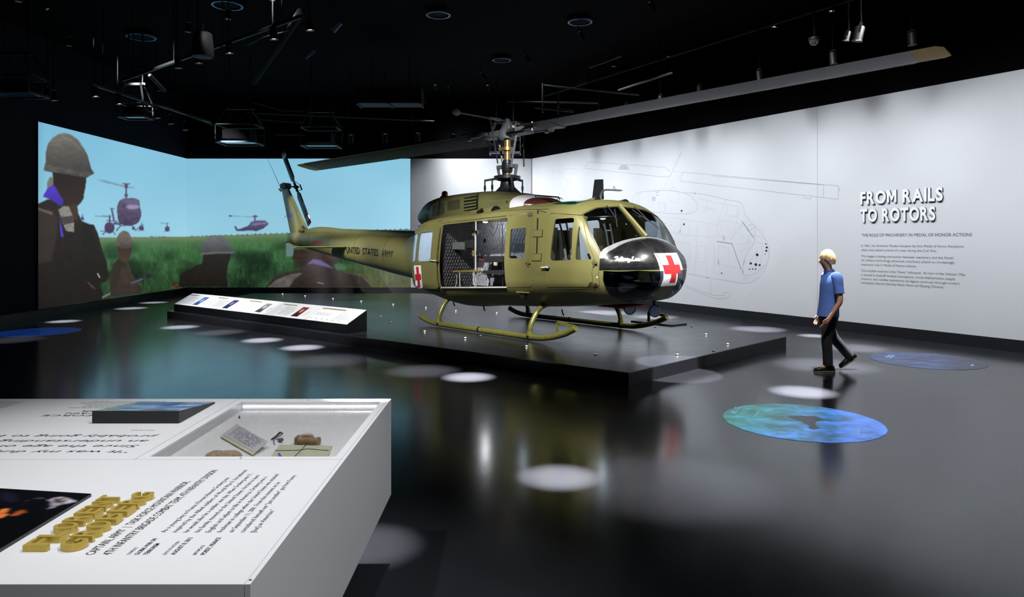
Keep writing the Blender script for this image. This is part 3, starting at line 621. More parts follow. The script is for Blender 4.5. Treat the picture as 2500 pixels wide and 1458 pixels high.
qa = [f(788, 950, .8625), f(805, 935, .8625), f(875, 1040, .8625), f(850, 1040, .8625)]; MB().prism(qa, (0, 0, .0016)).build('edge', mat('white_silk', (232, 230, 238), .5), rb)
cp = empty('camouflage_cap', (0, 0, 0)); tag(cp, 'sand patterned folded cloth cap at the near edge of the glazed case', 'cap')
m_camo = mat('camouflage_cloth', (170, 152, 122), .85, var=.45, scale=140, detail=2)
c0_ = f(-650, 1120, ZF); 
rg = []
for (h, rx, ry) in ((0, .075, .05), (.012, .078, .052), (.022, .07, .045), (.03, .05, .03), (.033, .01, .006)):
    rg.append([Vector((c0_.x+rx*math.cos(t), c0_.y+.03+ry*math.sin(t), ZF+.001+h*(1+.1*math.sin(3*t)))) for t in np.linspace(0, 2*math.pi, 20, endpoint=False)])
MB().rings(rg).build('crown', m_camo, cp, 60)
MB().prism([(c0_.x+.03, c0_.y, ZF+.001), (c0_.x+.11, c0_.y-.005, ZF+.001), (c0_.x+.12, c0_.y+.03, ZF+.001), (c0_.x+.04, c0_.y+.06, ZF+.001)], (0, 0, .006)).build('peak', mat('camouflage_dark', (92, 82, 70), .85, var=.4, scale=120), cp, bevel=.002)
MB().lathe([(.006, ZF), (.005, ZF+.004), (.002, ZF+.012), (.001, ZF+.016)], (-1.40, 3.68, 0), n=10).build('sensor_pin', m_dot, tb, 40)
# ================================================================== THE HELICOPTER
TH = math.radians(42.3); MX, MY = -.09, 13.5
heli = empty('helicopter', (MX, MY, PL), -(math.pi/2-TH))
tag(heli, 'olive green army medical helicopter standing on skids on the platform', 'helicopter')
HM = Matrix.Translation((MX, MY, PL)) @ Matrix.Rotation(-(math.pi/2-TH), 4, 'Z'); HI = HM.inverted()
CAML = HI @ Vector((0, 0, HC))
def lray(u, v): r = ray(u, v); return ((HI @ (Vector((0, 0, HC))+Vector(r)))-CAML).normalized()
def hplane(u, v, y):
    d = lray(u, v); t = (y-CAML.y)/d.y; return CAML+d*t
m_ol = mat('olive_paint', (110, 107, 64), .42, var=.07, scale=2.5, bump=.015, rvar=.05)
m_olc = mat('olive_cowling_paint', (104, 104, 66), .45, var=.07, scale=3)
m_nose = mat('satin_black_paint', (20, 20, 22), .28, var=.25, scale=9, rvar=.08)
m_dark = mat('interior_black', (18, 19, 22), .6, var=.2)
m_gun = mat('gunmetal_grey', (112, 116, 122), .4, .55, var=.12, scale=20)
m_gund = mat('dark_steel', (38, 40, 44), .4, .5, var=.15, scale=20)
m_wht = mat('white_enamel', (222, 222, 226), .4, var=.03)
m_red = mat('red_enamel', (178, 34, 40), .45, var=.06)
m_ws = glass('windshield_glass', (222, 228, 232), .05)
m_chin = glass('chin_bubble_glass', (136, 144, 158), .10, .05)
# ---- lofted skin ---------------------------------------------------
def hermite(xs, ys, xq):
    xs, ys, xq = map(np.asarray, (xs, ys, xq)); d = np.gradient(ys, xs, axis=0)
    i = np.clip(np.searchsorted(xs, xq, side='right')-1, 0, len(xs)-2); h = (xs[i+1]-xs[i]); t = ((xq-xs[i])/h)
    sh = (slice(None),)+(None,)*(ys.ndim-1); t = t[sh]; h = h[sh]
    return ys[i]*(2*t**3-3*t**2+1)+d[i]*h*(t**3-2*t**2+t)+ys[i+1]*(-2*t**3+3*t**2)+d[i+1]*h*(t**3-t**2)
def cab(x, dz=0., dw=0.):
    q = .054*x; return [(0, .40+q), (.60+dw, .41+q), (.95+dw, .53+q), (1.16+dw, .74+q), (1.21+dw, .97+q), (1.22+dw, 1.22+q), (1.185+dw, 1.6+q), (1.125+dw, 1.92+q), (1.01+dw, 2.04+q), (.6, 2.12+q), (0, 2.15+q)]
ST = [(-2.9, [(0, .80), (.16, .81), (.28, .88), (.36, 1.0), (.40, 1.12), (.41, 1.25), (.39, 1.4), (.34, 1.54), (.27, 1.63), (.14, 1.68), (0, 1.69)]),
 (-2.3, [(0.000, .70), (0.252, .71), (0.407, .78), (0.503, .88), (0.548, 1.02), (0.555, 1.2), (0.525, 1.45), (0.481, 1.64), (0.407, 1.75), (0.222, 1.83), (0.000, 1.85)]),
 (-1.75, [(0.000, .62), (0.368, .63), (0.624, .68), (0.768, .78), (0.816, .95), (0.824, 1.18), (0.792, 1.48), (0.744, 1.70), (0.656, 1.82), (0.400, 1.91), (0.000, 1.94)]),
 (-1.4, [(0.000, .55), (0.512, .56), (0.867, .62), (1.084, .73), (1.143, .92), (1.152, 1.18), (1.118, 1.52), (1.059, 1.79), (0.946, 1.91), (0.561, 2.0), (0.000, 2.03)]),
 (-.95, [(0, .44), (.58, .45), (.93, .54), (1.14, .72), (1.195, .93), (1.205, 1.19), (1.17, 1.56), (1.11, 1.86), (.995, 1.98), (.59, 2.06), (0, 2.09)]),
 (-.5, cab(-.5)), (.6, cab(.6)), (1.7, cab(1.7)),
 (2.35, [(0, .545), (.6, .555), (.94, .665), (1.14, .87), (1.19, 1.08), (1.20, 1.30), (1.165, 1.66), (1.10, 1.97), (.985, 2.11), (.6, 2.205), (0, 2.245)]),
 (2.6, [(0, .57), (.6, .58), (.92, .69), (1.12, .88), (1.17, 1.07), (1.18, 1.27), (1.15, 1.62), (1.085, 1.92), (.97, 2.075), (.6, 2.185), (0, 2.225)]),
 (2.75, [(0, .585), (.58, .595), (.9, .70), (1.10, .885), (1.15, 1.065), (1.16, 1.25), (1.135, 1.56), (1.08, 1.83), (.965, 1.98), (.6, 2.07), (0, 2.10)]),
 (3.0, [(0, .61), (.53, .62), (.84, .72), (1.02, .89), (1.075, 1.06), (1.09, 1.22), (1.075, 1.43), (1.03, 1.59), (.92, 1.71), (.58, 1.815), (0, 1.86)]),
 (3.24, [(0, .645), (.46, .655), (.72, .75), (.875, .90), (.935, 1.05), (.95, 1.17), (.94, 1.26), (.90, 1.335), (.79, 1.425), (.5, 1.565), (0, 1.635)])]
base = np.array(ST[-1][1]); zb0, zt0 = base[0, 1], base[-1, 1]
nx_ = np.array([3.24, 3.35, 3.48, 3.57, 3.63, 3.67, 3.685, 3.69]); ntop = np.array([1.635, 1.605, 1.505, 1.395, 1.285, 1.18, 1.12, 1.09]); nbot = np.array([.645, .675, .75, .83, .905, .98, 1.02, 1.045])
for i in range(1, len(nx_)):
    x = nx_[i]; wsc = math.sqrt(max(0.0001, 1-((x-2.85)/.8405)**2))/math.sqrt(1-((3.24-2.85)/.8405)**2)
    P = base.copy(); P[:, 0] *= wsc; P[:, 1] = nbot[i]+(base[:, 1]-zb0)/(zt0-zb0)*(ntop[i]-nbot[i]); ST.append((x, [tuple(p) for p in P]))
SX = np.array([s[0] for s in ST]); SP = np.array([s[1] for s in ST])
XQ = np.unique(np.concatenate([np.linspace(-2.9, 2.35, 43), np.linspace(2.35, 3.4, 34), np.linspace(3.4, 3.69, 24)]))
SQ = hermite(SX, SP, XQ)
def section(P, n=5):
    pts = [Vector((p[0], p[1], 0)) for p in P]; ext = [Vector((-pts[1].x, pts[1].y, 0))]+pts+[Vector((-pts[-2].x, pts[-2].y, 0))]
    out = []
    for i in range(1, len(ext)-2):
        a, b, c, d = ext[i-1:i+3]
        for k in range(n):
            t = k/n; v = .5*((2*b)+(c-a)*t+(2*a-5*b+4*c-d)*t*t+(3*b-3*c+d-a)*t**3); out.append((max(v.x, 0), v.y))
    out.append((0, P[-1][1])); return out
def skin_rings(off=0., inner=False):
    rings = []
    for x, P in zip(XQ, SQ):
        h = section(P); full = [(-y, z) for y, z in h]+[(y, z) for y, z in h[-2:0:-1]]
        c = Vector((0, (P[0][1]+P[-1][1])/2)); n = len(full); r = []
        for j in range(n):
            a, b = Vector(full[j-1]), Vector(full[(j+1) % n]); t = (b-a); nn_ = Vector((-t.y, t.x)).normalized() if t.length > 1e-7 else Vector((0, 1))
            p = Vector(full[j]); 
            if nn_.dot(p-c) < 0: nn_ = -nn_
            p = p+nn_*off; r.append(Vector((x, p.x, p.y)))
        rings.append(r)
    if off > 0: 
        for p in rings[-1]: p.x += off
    return rings
def shell_mesh(off_out, off_in, name, xmax=None):
    A = skin_rings(off_out); B = skin_rings(off_in); tk = off_out-off_in
    if off_out < -.005: A = [r for r in A if max(abs(p.y) for p in r) > .16 or r[0].x < 3]
    if off_in < -.005: B = [r for r in B if max(abs(p.y) for p in r) > .16 or r[0].x < 3]
    else:
        for p in B[-1]: p.x = A[-1][0].x-tk*.5
        B = B[:-2]+B[-1:] if False else B
    if xmax: A = [r for r in A if r[0].x <= xmax]; B = [r for r in B if r[0].x <= xmax]
    n = len(A[0]); V = []; Fc = []
    for s_i, S in enumerate((A, B)):
        k = len(V)
        for r in S: V += r
        q = []
        for i in range(len(S)-1):
            for j in range(n):
                l = (j+1) % n; q.append((k+i*n+j, k+i*n+l, k+(i+1)*n+l, k+(i+1)*n+j))
        if not xmax: q.append(tuple(k+(len(S)-1)*n+j for j in range(n)))
        Fc += q if s_i == 0 else [f[::-1] for f in q]
    kb = len(A)*n; Fc += [(j, kb+j, kb+(j+1) % n, (j+1) % n) for j in range(n)]
    if xmax:
        ka, ke = (len(A)-1)*n, len(A)*n+(len(B)-1)*n; Fc += [(ka+(j+1) % n, ke+(j+1) % n, ke+j, ka+j) for j in range(n)]
    me = bpy.data.meshes.new(name); me.from_pydata([tuple(v) for v in V], [], Fc); me.update()
    a = sum((p.center-Vector((1, 0, 1.2))).dot(p.normal) for p in me.polygons[:len(me.polygons)//2])
    if a < 0: me.flip_normals()
    return me
def boolean(me, op, cutters, name='b'):
    o = bpy.data.objects.new('tmp', me); COL.objects.link(o); tmp = []
    for c in cutters:
        co = bpy.data.objects.new('cut', c); COL.objects.link(co); tmp.append(co)
        md = o.modifiers.new('b', 'BOOLEAN'); md.operation = op; md.solver = 'EXACT'; md.object = co
    dg = bpy.context.evaluated_depsgraph_get(); dg.update()
    r = bpy.data.meshes.new_from_object(o.evaluated_get(dg)); r.name = name
    bpy.data.objects.remove(o)
    for c in tmp: bpy.data.objects.remove(c)
    return r
def yprism(poly, y0, y1):     # polygon in side view (x,z) extruded along y
    return MB().prism([(x, y0, z) for x, z in poly], (0, y1-y0, 0)).mesh('cut')
def vprism(P, vec): return MB().prism([Vector(p)-Vector(vec) for p in P], Vector(vec)*2).mesh('cut')
def rrect(x0, z0, x1, z1, r, sl=.0, n=5):
    out = []
    for cx_, cz_, a0 in ((x1-r, z0+r, -90), (x1-r, z1-r, 0), (x0+r, z1-r, 90), (x0+r, z0+r, 180)):
        for i in range(n+1):
            a = math.radians(a0+90*i/n); x = cx_+r*math.cos(a); z = cz_+r*math.sin(a); out.append((x, z+sl*x))
    return out
def rpoly(P, r=.04, n=4):
    out = []; m = len(P)
    for i in range(m):
        a, b, c = Vector(P[i-1]), Vector(P[i]), Vector(P[(i+1) % m]); d1 = (a-b); d2 = (c-b); k = min(r, d1.length*.45, d2.length*.45)
        p, q = b+d1.normalized()*k, b+d2.normalized()*k
        for j in range(n+1): t = j/n; out.append(tuple(p*(1-t)**2+b*2*t*(1-t)+q*t*t))
    return out
s_ = .054
# openings of the starboard side, in side view
sd_open = rrect(-.50, .745, 1.29, 1.90, .05, s_)
pd_open = rrect(1.305, .745, 1.875, 1.935, .04, s_)
pd_win = rrect(1.40, 1.22, 1.765, 1.70, .03, s_)
ck_open = rpoly([(2.205, .865), (3.12, .905), (3.145, 1.19), (2.79, 1.975), (2.215, 2.02)], .05)
ck_w1 = rpoly([(2.315, 1.28), (2.735, 1.30), (2.70, 1.935), (2.345, 1.92)], .05)
ck_w2 = rpoly([(2.79, 1.30), (3.05, 1.315), (2.80, 1.82)], .035)
ad_poly = rrect(-1.50, .735, -.525, 1.875, .05, s_)
ad_w1 = rrect(-1.455, 1.25, -1.20, 1.79, .06, s_); ad_w2 = rrect(-1.125, 1.25, -.70, 1.80, .07, s_)
# windshield and other cut outlines (3-D, starboard; mirrored for port)
nws = Vector((.72, -.10, .69))
ws = [(2.80, -.95, 2.02), (2.735, -.6, 2.10), (2.72, -.05, 2.135), (3.225, -.05, 1.66), (3.213, -.35, 1.61), (3.19, -.65, 1.525), (3.15, -.88, 1.44), (3.125, -.975, 1.41), (2.97, -1.0, 1.68)]
chin_px = [(1474, 662), (1473, 684), (1480, 706), (1492, 722), (1512, 733), (1538, 737.5), (1570, 734), (1596, 722), (1611, 702), (1619, 680), (1619.5, 662), (1560, 661)]
bm_ = bmesh.new(); skin_me = shell_mesh(0, -.018, 'skin'); bm_.from_mesh(skin_me); BV = BVHTree.FromBMesh(bm_); bm_.free()
def hit(u, v, y_fallback=-1.1):
    p, n, i, d = BV.ray_cast(CAML, lray(u, v)); return (p, n) if p is not None else (hplane(u, v, y_fallback), Vector((0, -1, 0)))
def mir(P): return [(p[0], -p[1], p[2]) for p in P]
ch3 = [hit(u, v)[0] for u, v in chin_px]; nch = Vector((.62, -.74, -.25)).normalized()
_c = sum(ch3, Vector())/len(ch3); ch3 = [tuple(p-nch*((p-_c).dot(nch))) for p in ch3]
sky_ = [(2.05, -.88, 2.3), (2.52, -.86, 2.3), (2.52, -.30, 2.3), (2.05, -.30, 2.3)]
cuts = [vprism(ch3, nch*.26), vprism(mir(ch3), Vector((nch.x, -nch.y, nch.z))*.26), yprism(sd_open, -2, -.7), yprism(pd_open, -2, -.7), yprism(ck_open, -2, -.7), yprism(ck_open, .7, 2), yprism(sd_open, .7, 2), yprism(pd_win, .7, 2),
        vprism(ws, nws*.22), vprism(mir(ws), Vector((nws.x, -nws.y, nws.z))*.22),
        vprism(sky_, (0, 0, .16)), vprism(mir(sky_), (0, 0, .16))]
fus = skin_me
for c_ in cuts:
    r_ = boolean(fus, 'DIFFERENCE', [c_], 'fuselage')
    if len(r_.vertices) > 5000: fus = r_
smooth(fus, 30)
obj('fuselage', fus, m_ol, heli)
def piece(name, off0, off1, inter, diff=(), m=None, parent=heli, ang=30):
    xm = None if max(v.co.x for v in inter.vertices) > 3.42 else 3.36
    me = boolean(shell_mesh(off0, off1, 't', xm), 'INTERSECT', [inter], name)
    if diff: me = boolean(me, 'DIFFERENCE', list(diff), name)
    if not len(me.vertices) or sum((abs(me.polygons[i].area) for i in range(len(me.polygons)))) > 12: print('BADPIECE', name)
    smooth(me, ang); return obj(name, me, m, parent)
def grow(P, k):
    c = Vector((sum(p[0] for p in P)/len(P), sum(p[1] for p in P)/len(P))); return [tuple(c+(Vector(p)-c)*(1-k/(Vector(p)-c).length)) for p in P]
pdo = piece('panel_door', .004, -.03, yprism(grow(pd_open, .008), -2, -.7), [yprism(pd_win, -2, -.5)], m_ol)
piece('window_pane', -.008, -.014, yprism(grow(pd_win, -.01), -2, -.7), (), m_ws, pdo)
cdo = piece('cockpit_door', .004, -.03, yprism(grow(ck_open, .008), -2, -.7), [yprism(ck_w1, -2, -.5), yprism(ck_w2, -2, -.5)], m_ol)
for wv in (ck_w1, ck_w2): piece('window_pane', -.008, -.014, yprism(grow(wv, -.01), -2, -.7), (), m_ws, cdo)
cdp = piece('cockpit_door', .004, -.03, yprism(grow(ck_open, .008), .7, 2), [yprism(ck_w1, .5, 2), yprism(ck_w2, .5, 2)], m_ol)
for wv in (ck_w1, ck_w2): piece('window_pane', -.008, -.014, yprism(grow(wv, -.01), .7, 2), (), m_ws, cdp)
ado = piece('sliding_door', .052, .022, yprism(ad_poly, -2, -.7), [yprism(ad_w1, -2, -.5), yprism(ad_w2, -2, -.5)], m_ol)
m_pane = mat('pane_painted_reflection', (176, 198, 222), .12, var=.12, scale=3, spec=.8, coat=1.)  # pale blue stands in for the side screen's reflection in the panes
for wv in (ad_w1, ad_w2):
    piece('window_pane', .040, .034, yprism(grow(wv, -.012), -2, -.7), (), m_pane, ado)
    piece('window_rubber', .056, .050, yprism(grow(wv, -.016), -2, -.7), [yprism(grow(wv, .006), -2, -.5)], mat('grey_rubber', (104, 116, 108), .6), ado)
# windshields, chin bubbles, skylights
for sg, P in ((1, ws), (-1, mir(ws))):
    nv = Vector((nws.x, nws.y*sg, nws.z)); c = sum((Vector(p) for p in P), Vector())/len(P)
    piece('windshield', -.004, -.010, vprism([c+(Vector(p)-c)*1.015 for p in P], nv*.2), (), m_ws)
    piece('windshield_rim', .006, -.002, vprism([c+(Vector(p)-c)*1.035 for p in P], nv*.2), [vprism([c+(Vector(p)-c)*.985 for p in P], nv*.3)], mat('dark_olive_rim', (70, 68, 40), .45))
for sg, P in ((1, ch3), (-1, mir(ch3))):
    nv = Vector((nch.x, nch.y*sg, nch.z)); c = sum((Vector(p) for p in P), Vector())/len(P)
    piece('chin_bubble', .006, -.002, vprism([c+(Vector(p)-c)*1.01 for p in P], nv*.25), (), m_chin)
for P in (sky_, mir(sky_)): piece('skylight', .006, .0, vprism([Vector(p) for p in P], (0, 0, .15)), (), mat('green_skylight_tint', (6, 74, 62), .08, var=.05, spec=.8, coat=.6))
# black anti-glare nose, grey joint strip, white panel with the red cross
def xbox(x0, x1, y0, y1, z0, z1): return MB().box2((x0, y0, z0), (x1, y1, z1)).mesh('cut')
def zprism(P, z0, z1): return MB().prism([(x, y, z0) for x, y in P], (0, 0, z1-z0)).mesh('cut')
ncv = [(3.14, -1.2), (3.15, -.97), (3.205, -.6), (3.232, -.25), (3.238, 0), (3.232, .25), (3.205, .6), (3.15, .97), (3.14, 1.2)]
nosec = zprism(ncv+[(4.3, 1.2), (4.3, -1.2)], 1.168, 2.2)
nz = piece('anti_glare_nose', .0035, -.001, nosec, [xbox(3.3, 4.3, -.245, .375, .9, 1.405)], m_nose)
piece('joint_strip', .007, .003, zprism([(x-.008, y) for x, y in ncv]+[(x+.035, y) for x, y in ncv[::-1]], 1.33, 2.2), (), mat('scuffed_aluminium', (150, 152, 154), .4, .5), nz)
piece('lower_strip', .006, .003, xbox(3.15, 4.2, -1.5, 1.5, 1.16, 1.186), [xbox(3.3, 4.3, -.25, .38, .9, 1.405)], m_nose, nz)
cr = piece('cross_panel', .0045, -.001, xbox(3.3, 4.3, -.24, .37, .905, 1.40), (), m_wht)
piece('red_cross_upright', .0065, .004, xbox(3.3, 4.3, -.01, .14, .95, 1.365), (), m_red, cr); piece('red_cross_bar', .0066, .004, xbox(3.3, 4.3, -.16, -.0102, 1.09, 1.225), (), m_red, cr); piece('red_cross_bar', .0066, .004, xbox(3.3, 4.3, .1402, .29, 1.09, 1.225), (), m_red, cr)
# decal helper: flat print that follows a skin
def decal(polys, m, name, bv, off, parent=heli, cuts_=3, yf=-1.1):
    bm = bmesh.new()
    for P in polys:
        vs_ = [bm.verts.new((u, v, 0)) for u, v in P]; bm.faces.new(vs_)
    bmesh.ops.triangulate(bm, faces=bm.faces)
    if cuts_: bmesh.ops.subdivide_edges(bm, edges=bm.edges, cuts=cuts_, use_grid_fill=True)
    for v in bm.verts:
        p, n, i, d = bv.ray_cast(CAML, lray(v.co.x, v.co.y))
        if p is None: p = hplane(v.co.x, v.co.y, yf); n = Vector((0, -1, 0))
        if n.dot(p-CAML) > 0: n = -n
        v.co = p+n*off
    me = bpy.data.meshes.new(name); bm.to_mesh(me); bm.free(); smooth(me, 60); return obj(name, me, m, parent)
def decal_text(s, quad, m, name, bv, off, parent=heli, yf=-1.1, **k):
    """quad: px corners (start-baseline, end-baseline, end-top, start-top)"""
    V, Fc = text_geo(s, **k); x0, x1 = V[:, 0].min(), V[:, 0].max(); y0, y1 = V[:, 1].min(), V[:, 1].max(); P = []
    a, b, c, d = [Vector(q) for q in quad]
    for p in V:
        sx, sy = (p[0]-x0)/(x1-x0), (p[1]-y0)/(y1-y0); q = (a.lerp(b, sx)).lerp(d.lerp(c, sx), sy)
        h, n, i, dd = bv.ray_cast(CAML, lray(q.x, q.y))
        if h is None: h = hplane(q.x, q.y, yf); n = Vector((0, -1, 0))
        if n.dot(h-CAML) > 0: n = -n
        P.append(h+n*off)
    me = bpy.data.meshes.new(name); me.from_pydata([tuple(p) for p in P], [], Fc); return obj(name, me, m, parent)
m_letter = mat('white_script_paint', (226, 226, 222), .5); m_blackl = mat('black_stencil_paint', (18, 18, 16), .55)
# script name on the nose: brush strokes
def script(strokes, x0, y0, k, w, name):
    mb = MB()
    for S in strokes:
        pts = crom([(x, y, 0) for x, y in S], 5); L3 = []
        for p in pts: 
            h, n = hit(x0+p.x*k, y0+p.y*k); L3.append((h+n*.006, n))
        for (a, na), (b, nb) in zip(L3[:-1], L3[1:]):
            t = (b-a); 
            if t.length < 1e-6: continue
            sd = na.cross(t).normalized()*w; mb.add([a-sd, b-sd, b+sd, a+sd], [(0, 1, 2, 3)])
    return mb.build(name, m_letter, nz)
script([[(445, 885), (455, 875), (475, 872), (470, 895), (452, 920)], [(475, 872), (480, 895), (492, 918), (505, 890), (520, 876), (530, 880)],
        [(540, 893), (528, 890), (522, 905), (530, 914), (540, 900), (542, 893), (542, 912), (548, 913)], [(552, 893), (550, 914)], [(551, 900), (560, 892), (566, 900), (565, 913), (570, 914)],
        [(588, 894), (578, 893), (572, 903), (578, 913), (588, 911)], [(592, 893), (592, 908), (600, 912), (606, 902)], [(608, 892), (604, 915), (594, 930), (584, 926)],
        [(650, 878), (640, 874), (636, 888), (634, 908), (622, 916), (618, 908), (630, 908), (645, 914), (664, 912)], [(668, 906), (682, 900), (680, 892), (670, 895), (668, 910), (680, 914), (690, 908)], [(694, 906), (708, 900), (706, 892), (696, 895), (694, 910), (706, 914), (717, 908)]],
       1400, 430, 1/4.4167, .011, 'name_lettering')
# ---- cowling, boom, fin --------------------------------------------
def loft(name, xs, secs, m, parent=heli, n=28, closed=True, ang=40):
    """secs: (half width, z bottom, z top, exponent)"""
    rg = []
    for x, (w_, zb, zt, e) in zip(xs, secs):
        r = []
        for j in range(n):
            a = 2*math.pi*j/n; c, s = math.cos(a), math.sin(a)
            r.append(Vector((x, w_*math.copysign(abs(c)**(2/e), c), (zb+zt)/2+(zt-zb)/2*math.copysign(abs(s)**(2/e), s))))
        rg.append(r)
    mb = MB().rings(rg); return mb.build(name, m, parent, ang), rg
def dens(xs, secs, k):
    xq = np.linspace(xs[0], xs[-1], k); return xq, [tuple(r) for r in hermite(np.array(xs), np.array(secs, float), xq)]
cx_, cs_ = dens([-2.45, -2.3, -2.0, -1.5, -.9, 0, .4, .72], [(.30, 1.86, 2.30, 2.4), (.36, 1.84, 2.38, 2.5), (.44, 1.84, 2.455, 2.7), (.52, 1.84, 2.50, 2.9), (.58, 1.86, 2.52, 3), (.62, 1.9, 2.51, 2.9), (.62, 1.9, 2.465, 2.7), (.60, 1.92, 2.415, 2.6)], 28)
cowl, _ = loft('engine_cowling', cx_, cs_, m_olc)
cx_, cs_ = dens([.722, .86, 1.0], [(.60, 1.92, 2.415, 2.6), (.57, 1.95, 2.39, 2.6), (.53, 2.0, 2.355, 2.5)], 6); loft('white_fairing', cx_, cs_, m_wht)
cx_, cs_ = dens([1.002, 1.12, 1.22, 1.28], [(.53, 2.0, 2.355, 2.5), (.43, 2.04, 2.32, 2.3), (.30, 2.08, 2.28, 2.1), (.12, 2.15, 2.24, 2)], 10); loft('maroon_fairing_nose', cx_, cs_, mat('maroon_gloss', (78, 40, 40), .25, coat=.5))
bmc = bmesh.new(); bmc.from_mesh(cowl.data); BVC = BVHTree.FromBMesh(bmc); bmc.free()
cx_, cs_ = dens([-2.62, -2.52, -2.455], [(.22, 1.92, 2.24, 2), (.27, 1.885, 2.28, 2.1), (.29, 1.87, 2.29, 2.2)], 5); loft('exhaust_end', cx_, cs_, mat('teal_grey_metal', (92, 106, 96), .4, .3))
c6 = lambda x, y: (1020+x/5.6075, 460+y/5.6075)
m_mesh = mat('intake_mesh', (66, 64, 42), .7, var=.3, scale=220, detail=1)
for P in ([(205, 275), (230, 240), (360, 192), (366, 330), (345, 350), (205, 388)], [(412, 195), (430, 178), (575, 152), (584, 165), (582, 268), (570, 282), (425, 302), (410, 290)]):
    decal([[c6(*p) for p in P]], m_mesh, 'mesh_window', BVC, .010, heli, 4, -.5)
lv = decal([[c6(640, 105), c6(815, 82), c6(812, 278), c6(635, 306)]], m_dark, 'louvre_recess', BVC, .012, heli, 6, -.5)
for k in range(5):
    t = (k+.35)/5; a0, a1 = c6(640, 105+201*t), c6(815, 82+196*t); b0_, b1_ = c6(639, 105+201*(t+.10)), c6(814, 82+196*(t+.10))
    decal([[a0, a1, b1_, b0_]], m_olc, 'louvre_slat', BVC, .030, lv, 4, -.5)
decal([[c6(822, 80), c6(836, 78), c6(826, 278), c6(812, 280)]], m_dark, 'cowling_strap', BVC, .014, heli, 4, -.5)
decal([[c6(300, 170), c6(322, 160), c6(296, 372), c6(276, 375)]], m_dark, 'cowling_strap', BVC, .014, heli, 4, -.5)
for P in ([(122, 300), (150, 215), (158, 215), (132, 305)], [(145, 300), (180, 208), (188, 208), (155, 305)], [(110, 365), (122, 360), (122, 450), (112, 440)], [(130, 362), (142, 358), (142, 452), (132, 452)]): decal([[c6(*p) for p in P]], m_dark, 'exhaust_slot', BVC, .003, heli, 1, -.3)
ccs = [(c6(1222, 187)[0]+2.6*math.cos(a), c6(1222, 187)[1]+3.2*math.sin(a)) for a in np.linspace(0, 6.28, 12, endpoint=False)]
decal([ccs], m_dark, 'filler_port', BVC, .003, heli, 1, -.5)
for y0 in (150, 200, 222): decal_text('||||||||||||||', [c6(985 if y0 > 190 else 1030, y0+10), c6(1170, y0-4), c6(1170, y0-16), c6(985 if y0 > 190 else 1030, y0-2)], mat('faded_stencil', (70, 72, 60), .6), 'stencil_marks', BVC, .008, heli, -.5)
# red beacon
bq = hplane(1068, 485, 0)
bc = MB().lathe([(.11, 0), (.10, .05), (.075, .08)], (-1.95, 0, 2.44), n=16).build('beacon_base', m_olc, heli, 40)
MB().lathe([(.065, .08), (.07, .12), (.05, .165), (.01, .18)], (-1.95, 0, 2.44), n=16).build('beacon', mat('red_lens', (170, 30, 34), .2, coat=.6), heli, 50)
# tail boom with spine
xs_ = [-9.28, -9.14, -8.8, -8, -6.5, -5, -3.3, -2.6]
bx, bs = dens(xs_, [(.06, 1.58, 1.75, 2), (.125, 1.50, 1.80, 2.1), (.15, 1.45, 1.815, 2.2), (.185, 1.345, 1.80, 2.2), (.265, 1.165, 1.76, 2.3), (.34, .985, 1.72, 2.35), (.42, .79, 1.685, 2.4), (.46, .72, 1.68, 2.5)], 44)
boom, _ = loft('tail_boom', bx, bs, m_ol)
bmc = bmesh.new(); bmc.from_mesh(boom.data); BVB = BVHTree.FromBMesh(bmc); bmc.free()
sx_, ss_ = dens([-8.15, -7.9, -6, -4, -2.7], [(.05, 1.72, 1.88, 2.6), (.075, 1.72, 1.915, 2.8), (.10, 1.66, 1.87, 3), (.12, 1.6, 1.82, 3), (.14, 1.55, 1.79, 3)], 24); loft('drive_shaft_cover', sx_, ss_, m_ol, n=20)
for x in (-3.7, -5.05, -6.5, -7.7):
    i = int(np.argmin(abs(bx-x))); w_, zb, zt, e = bs[i]; loft('frame_band', [bx[i]-.006, bx[i]+.006], [(w_+.003, zb-.003, zt+.003, e)]*2, mat('seam_olive', (84, 80, 44), .5), boom, ang=20)
c4 = lambda x, y: (640+x/4.05, 360+y/4.05)
for wd2, (xa, xb), (ya, yb), (yc, yd) in (('UNITED', (836, 968), (1043, 1055), (982, 990)), ('STATES', (994, 1152), (1057, 1074), (994, 1006)), ('ARMY', (1184, 1298), (1078, 1088), (1012, 1022))):
    decal_text(wd2, [c4(xa, ya), c4(xb, yb), c4(xb, yd), c4(xa, yc)], m_blackl, 'fuselage_lettering', BVB, .010, heli, -.3, bold=.0 if 'M' in wd2 else .012)
decal([[c4(505, 925), c4(530, 920), c4(560, 930), c4(605, 932), c4(603, 950), c4(505, 950)]], mat('faded_red_paint', (196, 66, 76), .6), 'red_patch', BVB, .008, heli, 2, -.3)
# fin
fz = np.linspace(0, 1, 9); FR = []
for t in fz:
    zc = 1.72+(3.12-1.72)*t; le = -7.95+(-9.36+7.95)*t; te = -9.17+(-9.82+9.17)*t; th = .095-.035*t; r = []
    for k in range(20):
        a = 2*math.pi*k/20; xx = (1-math.cos(a))/2; yt = th*(math.sqrt(max(xx, 0))*1.9-xx*1.9)*(1 if a < math.pi else -1) if True else 0
        r.append(Vector((le+(te-le)*xx, -yt, zc+.04*xx*t)))
    FR.append(r)
fin = MB().rings(FR).build('tail_fin', m_ol, heli, 50)
bmc = bmesh.new(); bmc.from_mesh(fin.data); BVF = BVHTree.FromBMesh(bmc); bmc.free()
c1 = lambda x, y: (680+x/7.289, 440+y/7.289)
decal_text('6663', [c1(158, 676), c1(268, 664), c1(271, 570), c1(160, 584)], mat('blue_serial_paint', (84, 112, 190), .5), 'serial_number', BVF, .010, heli, 0, bold=.012)
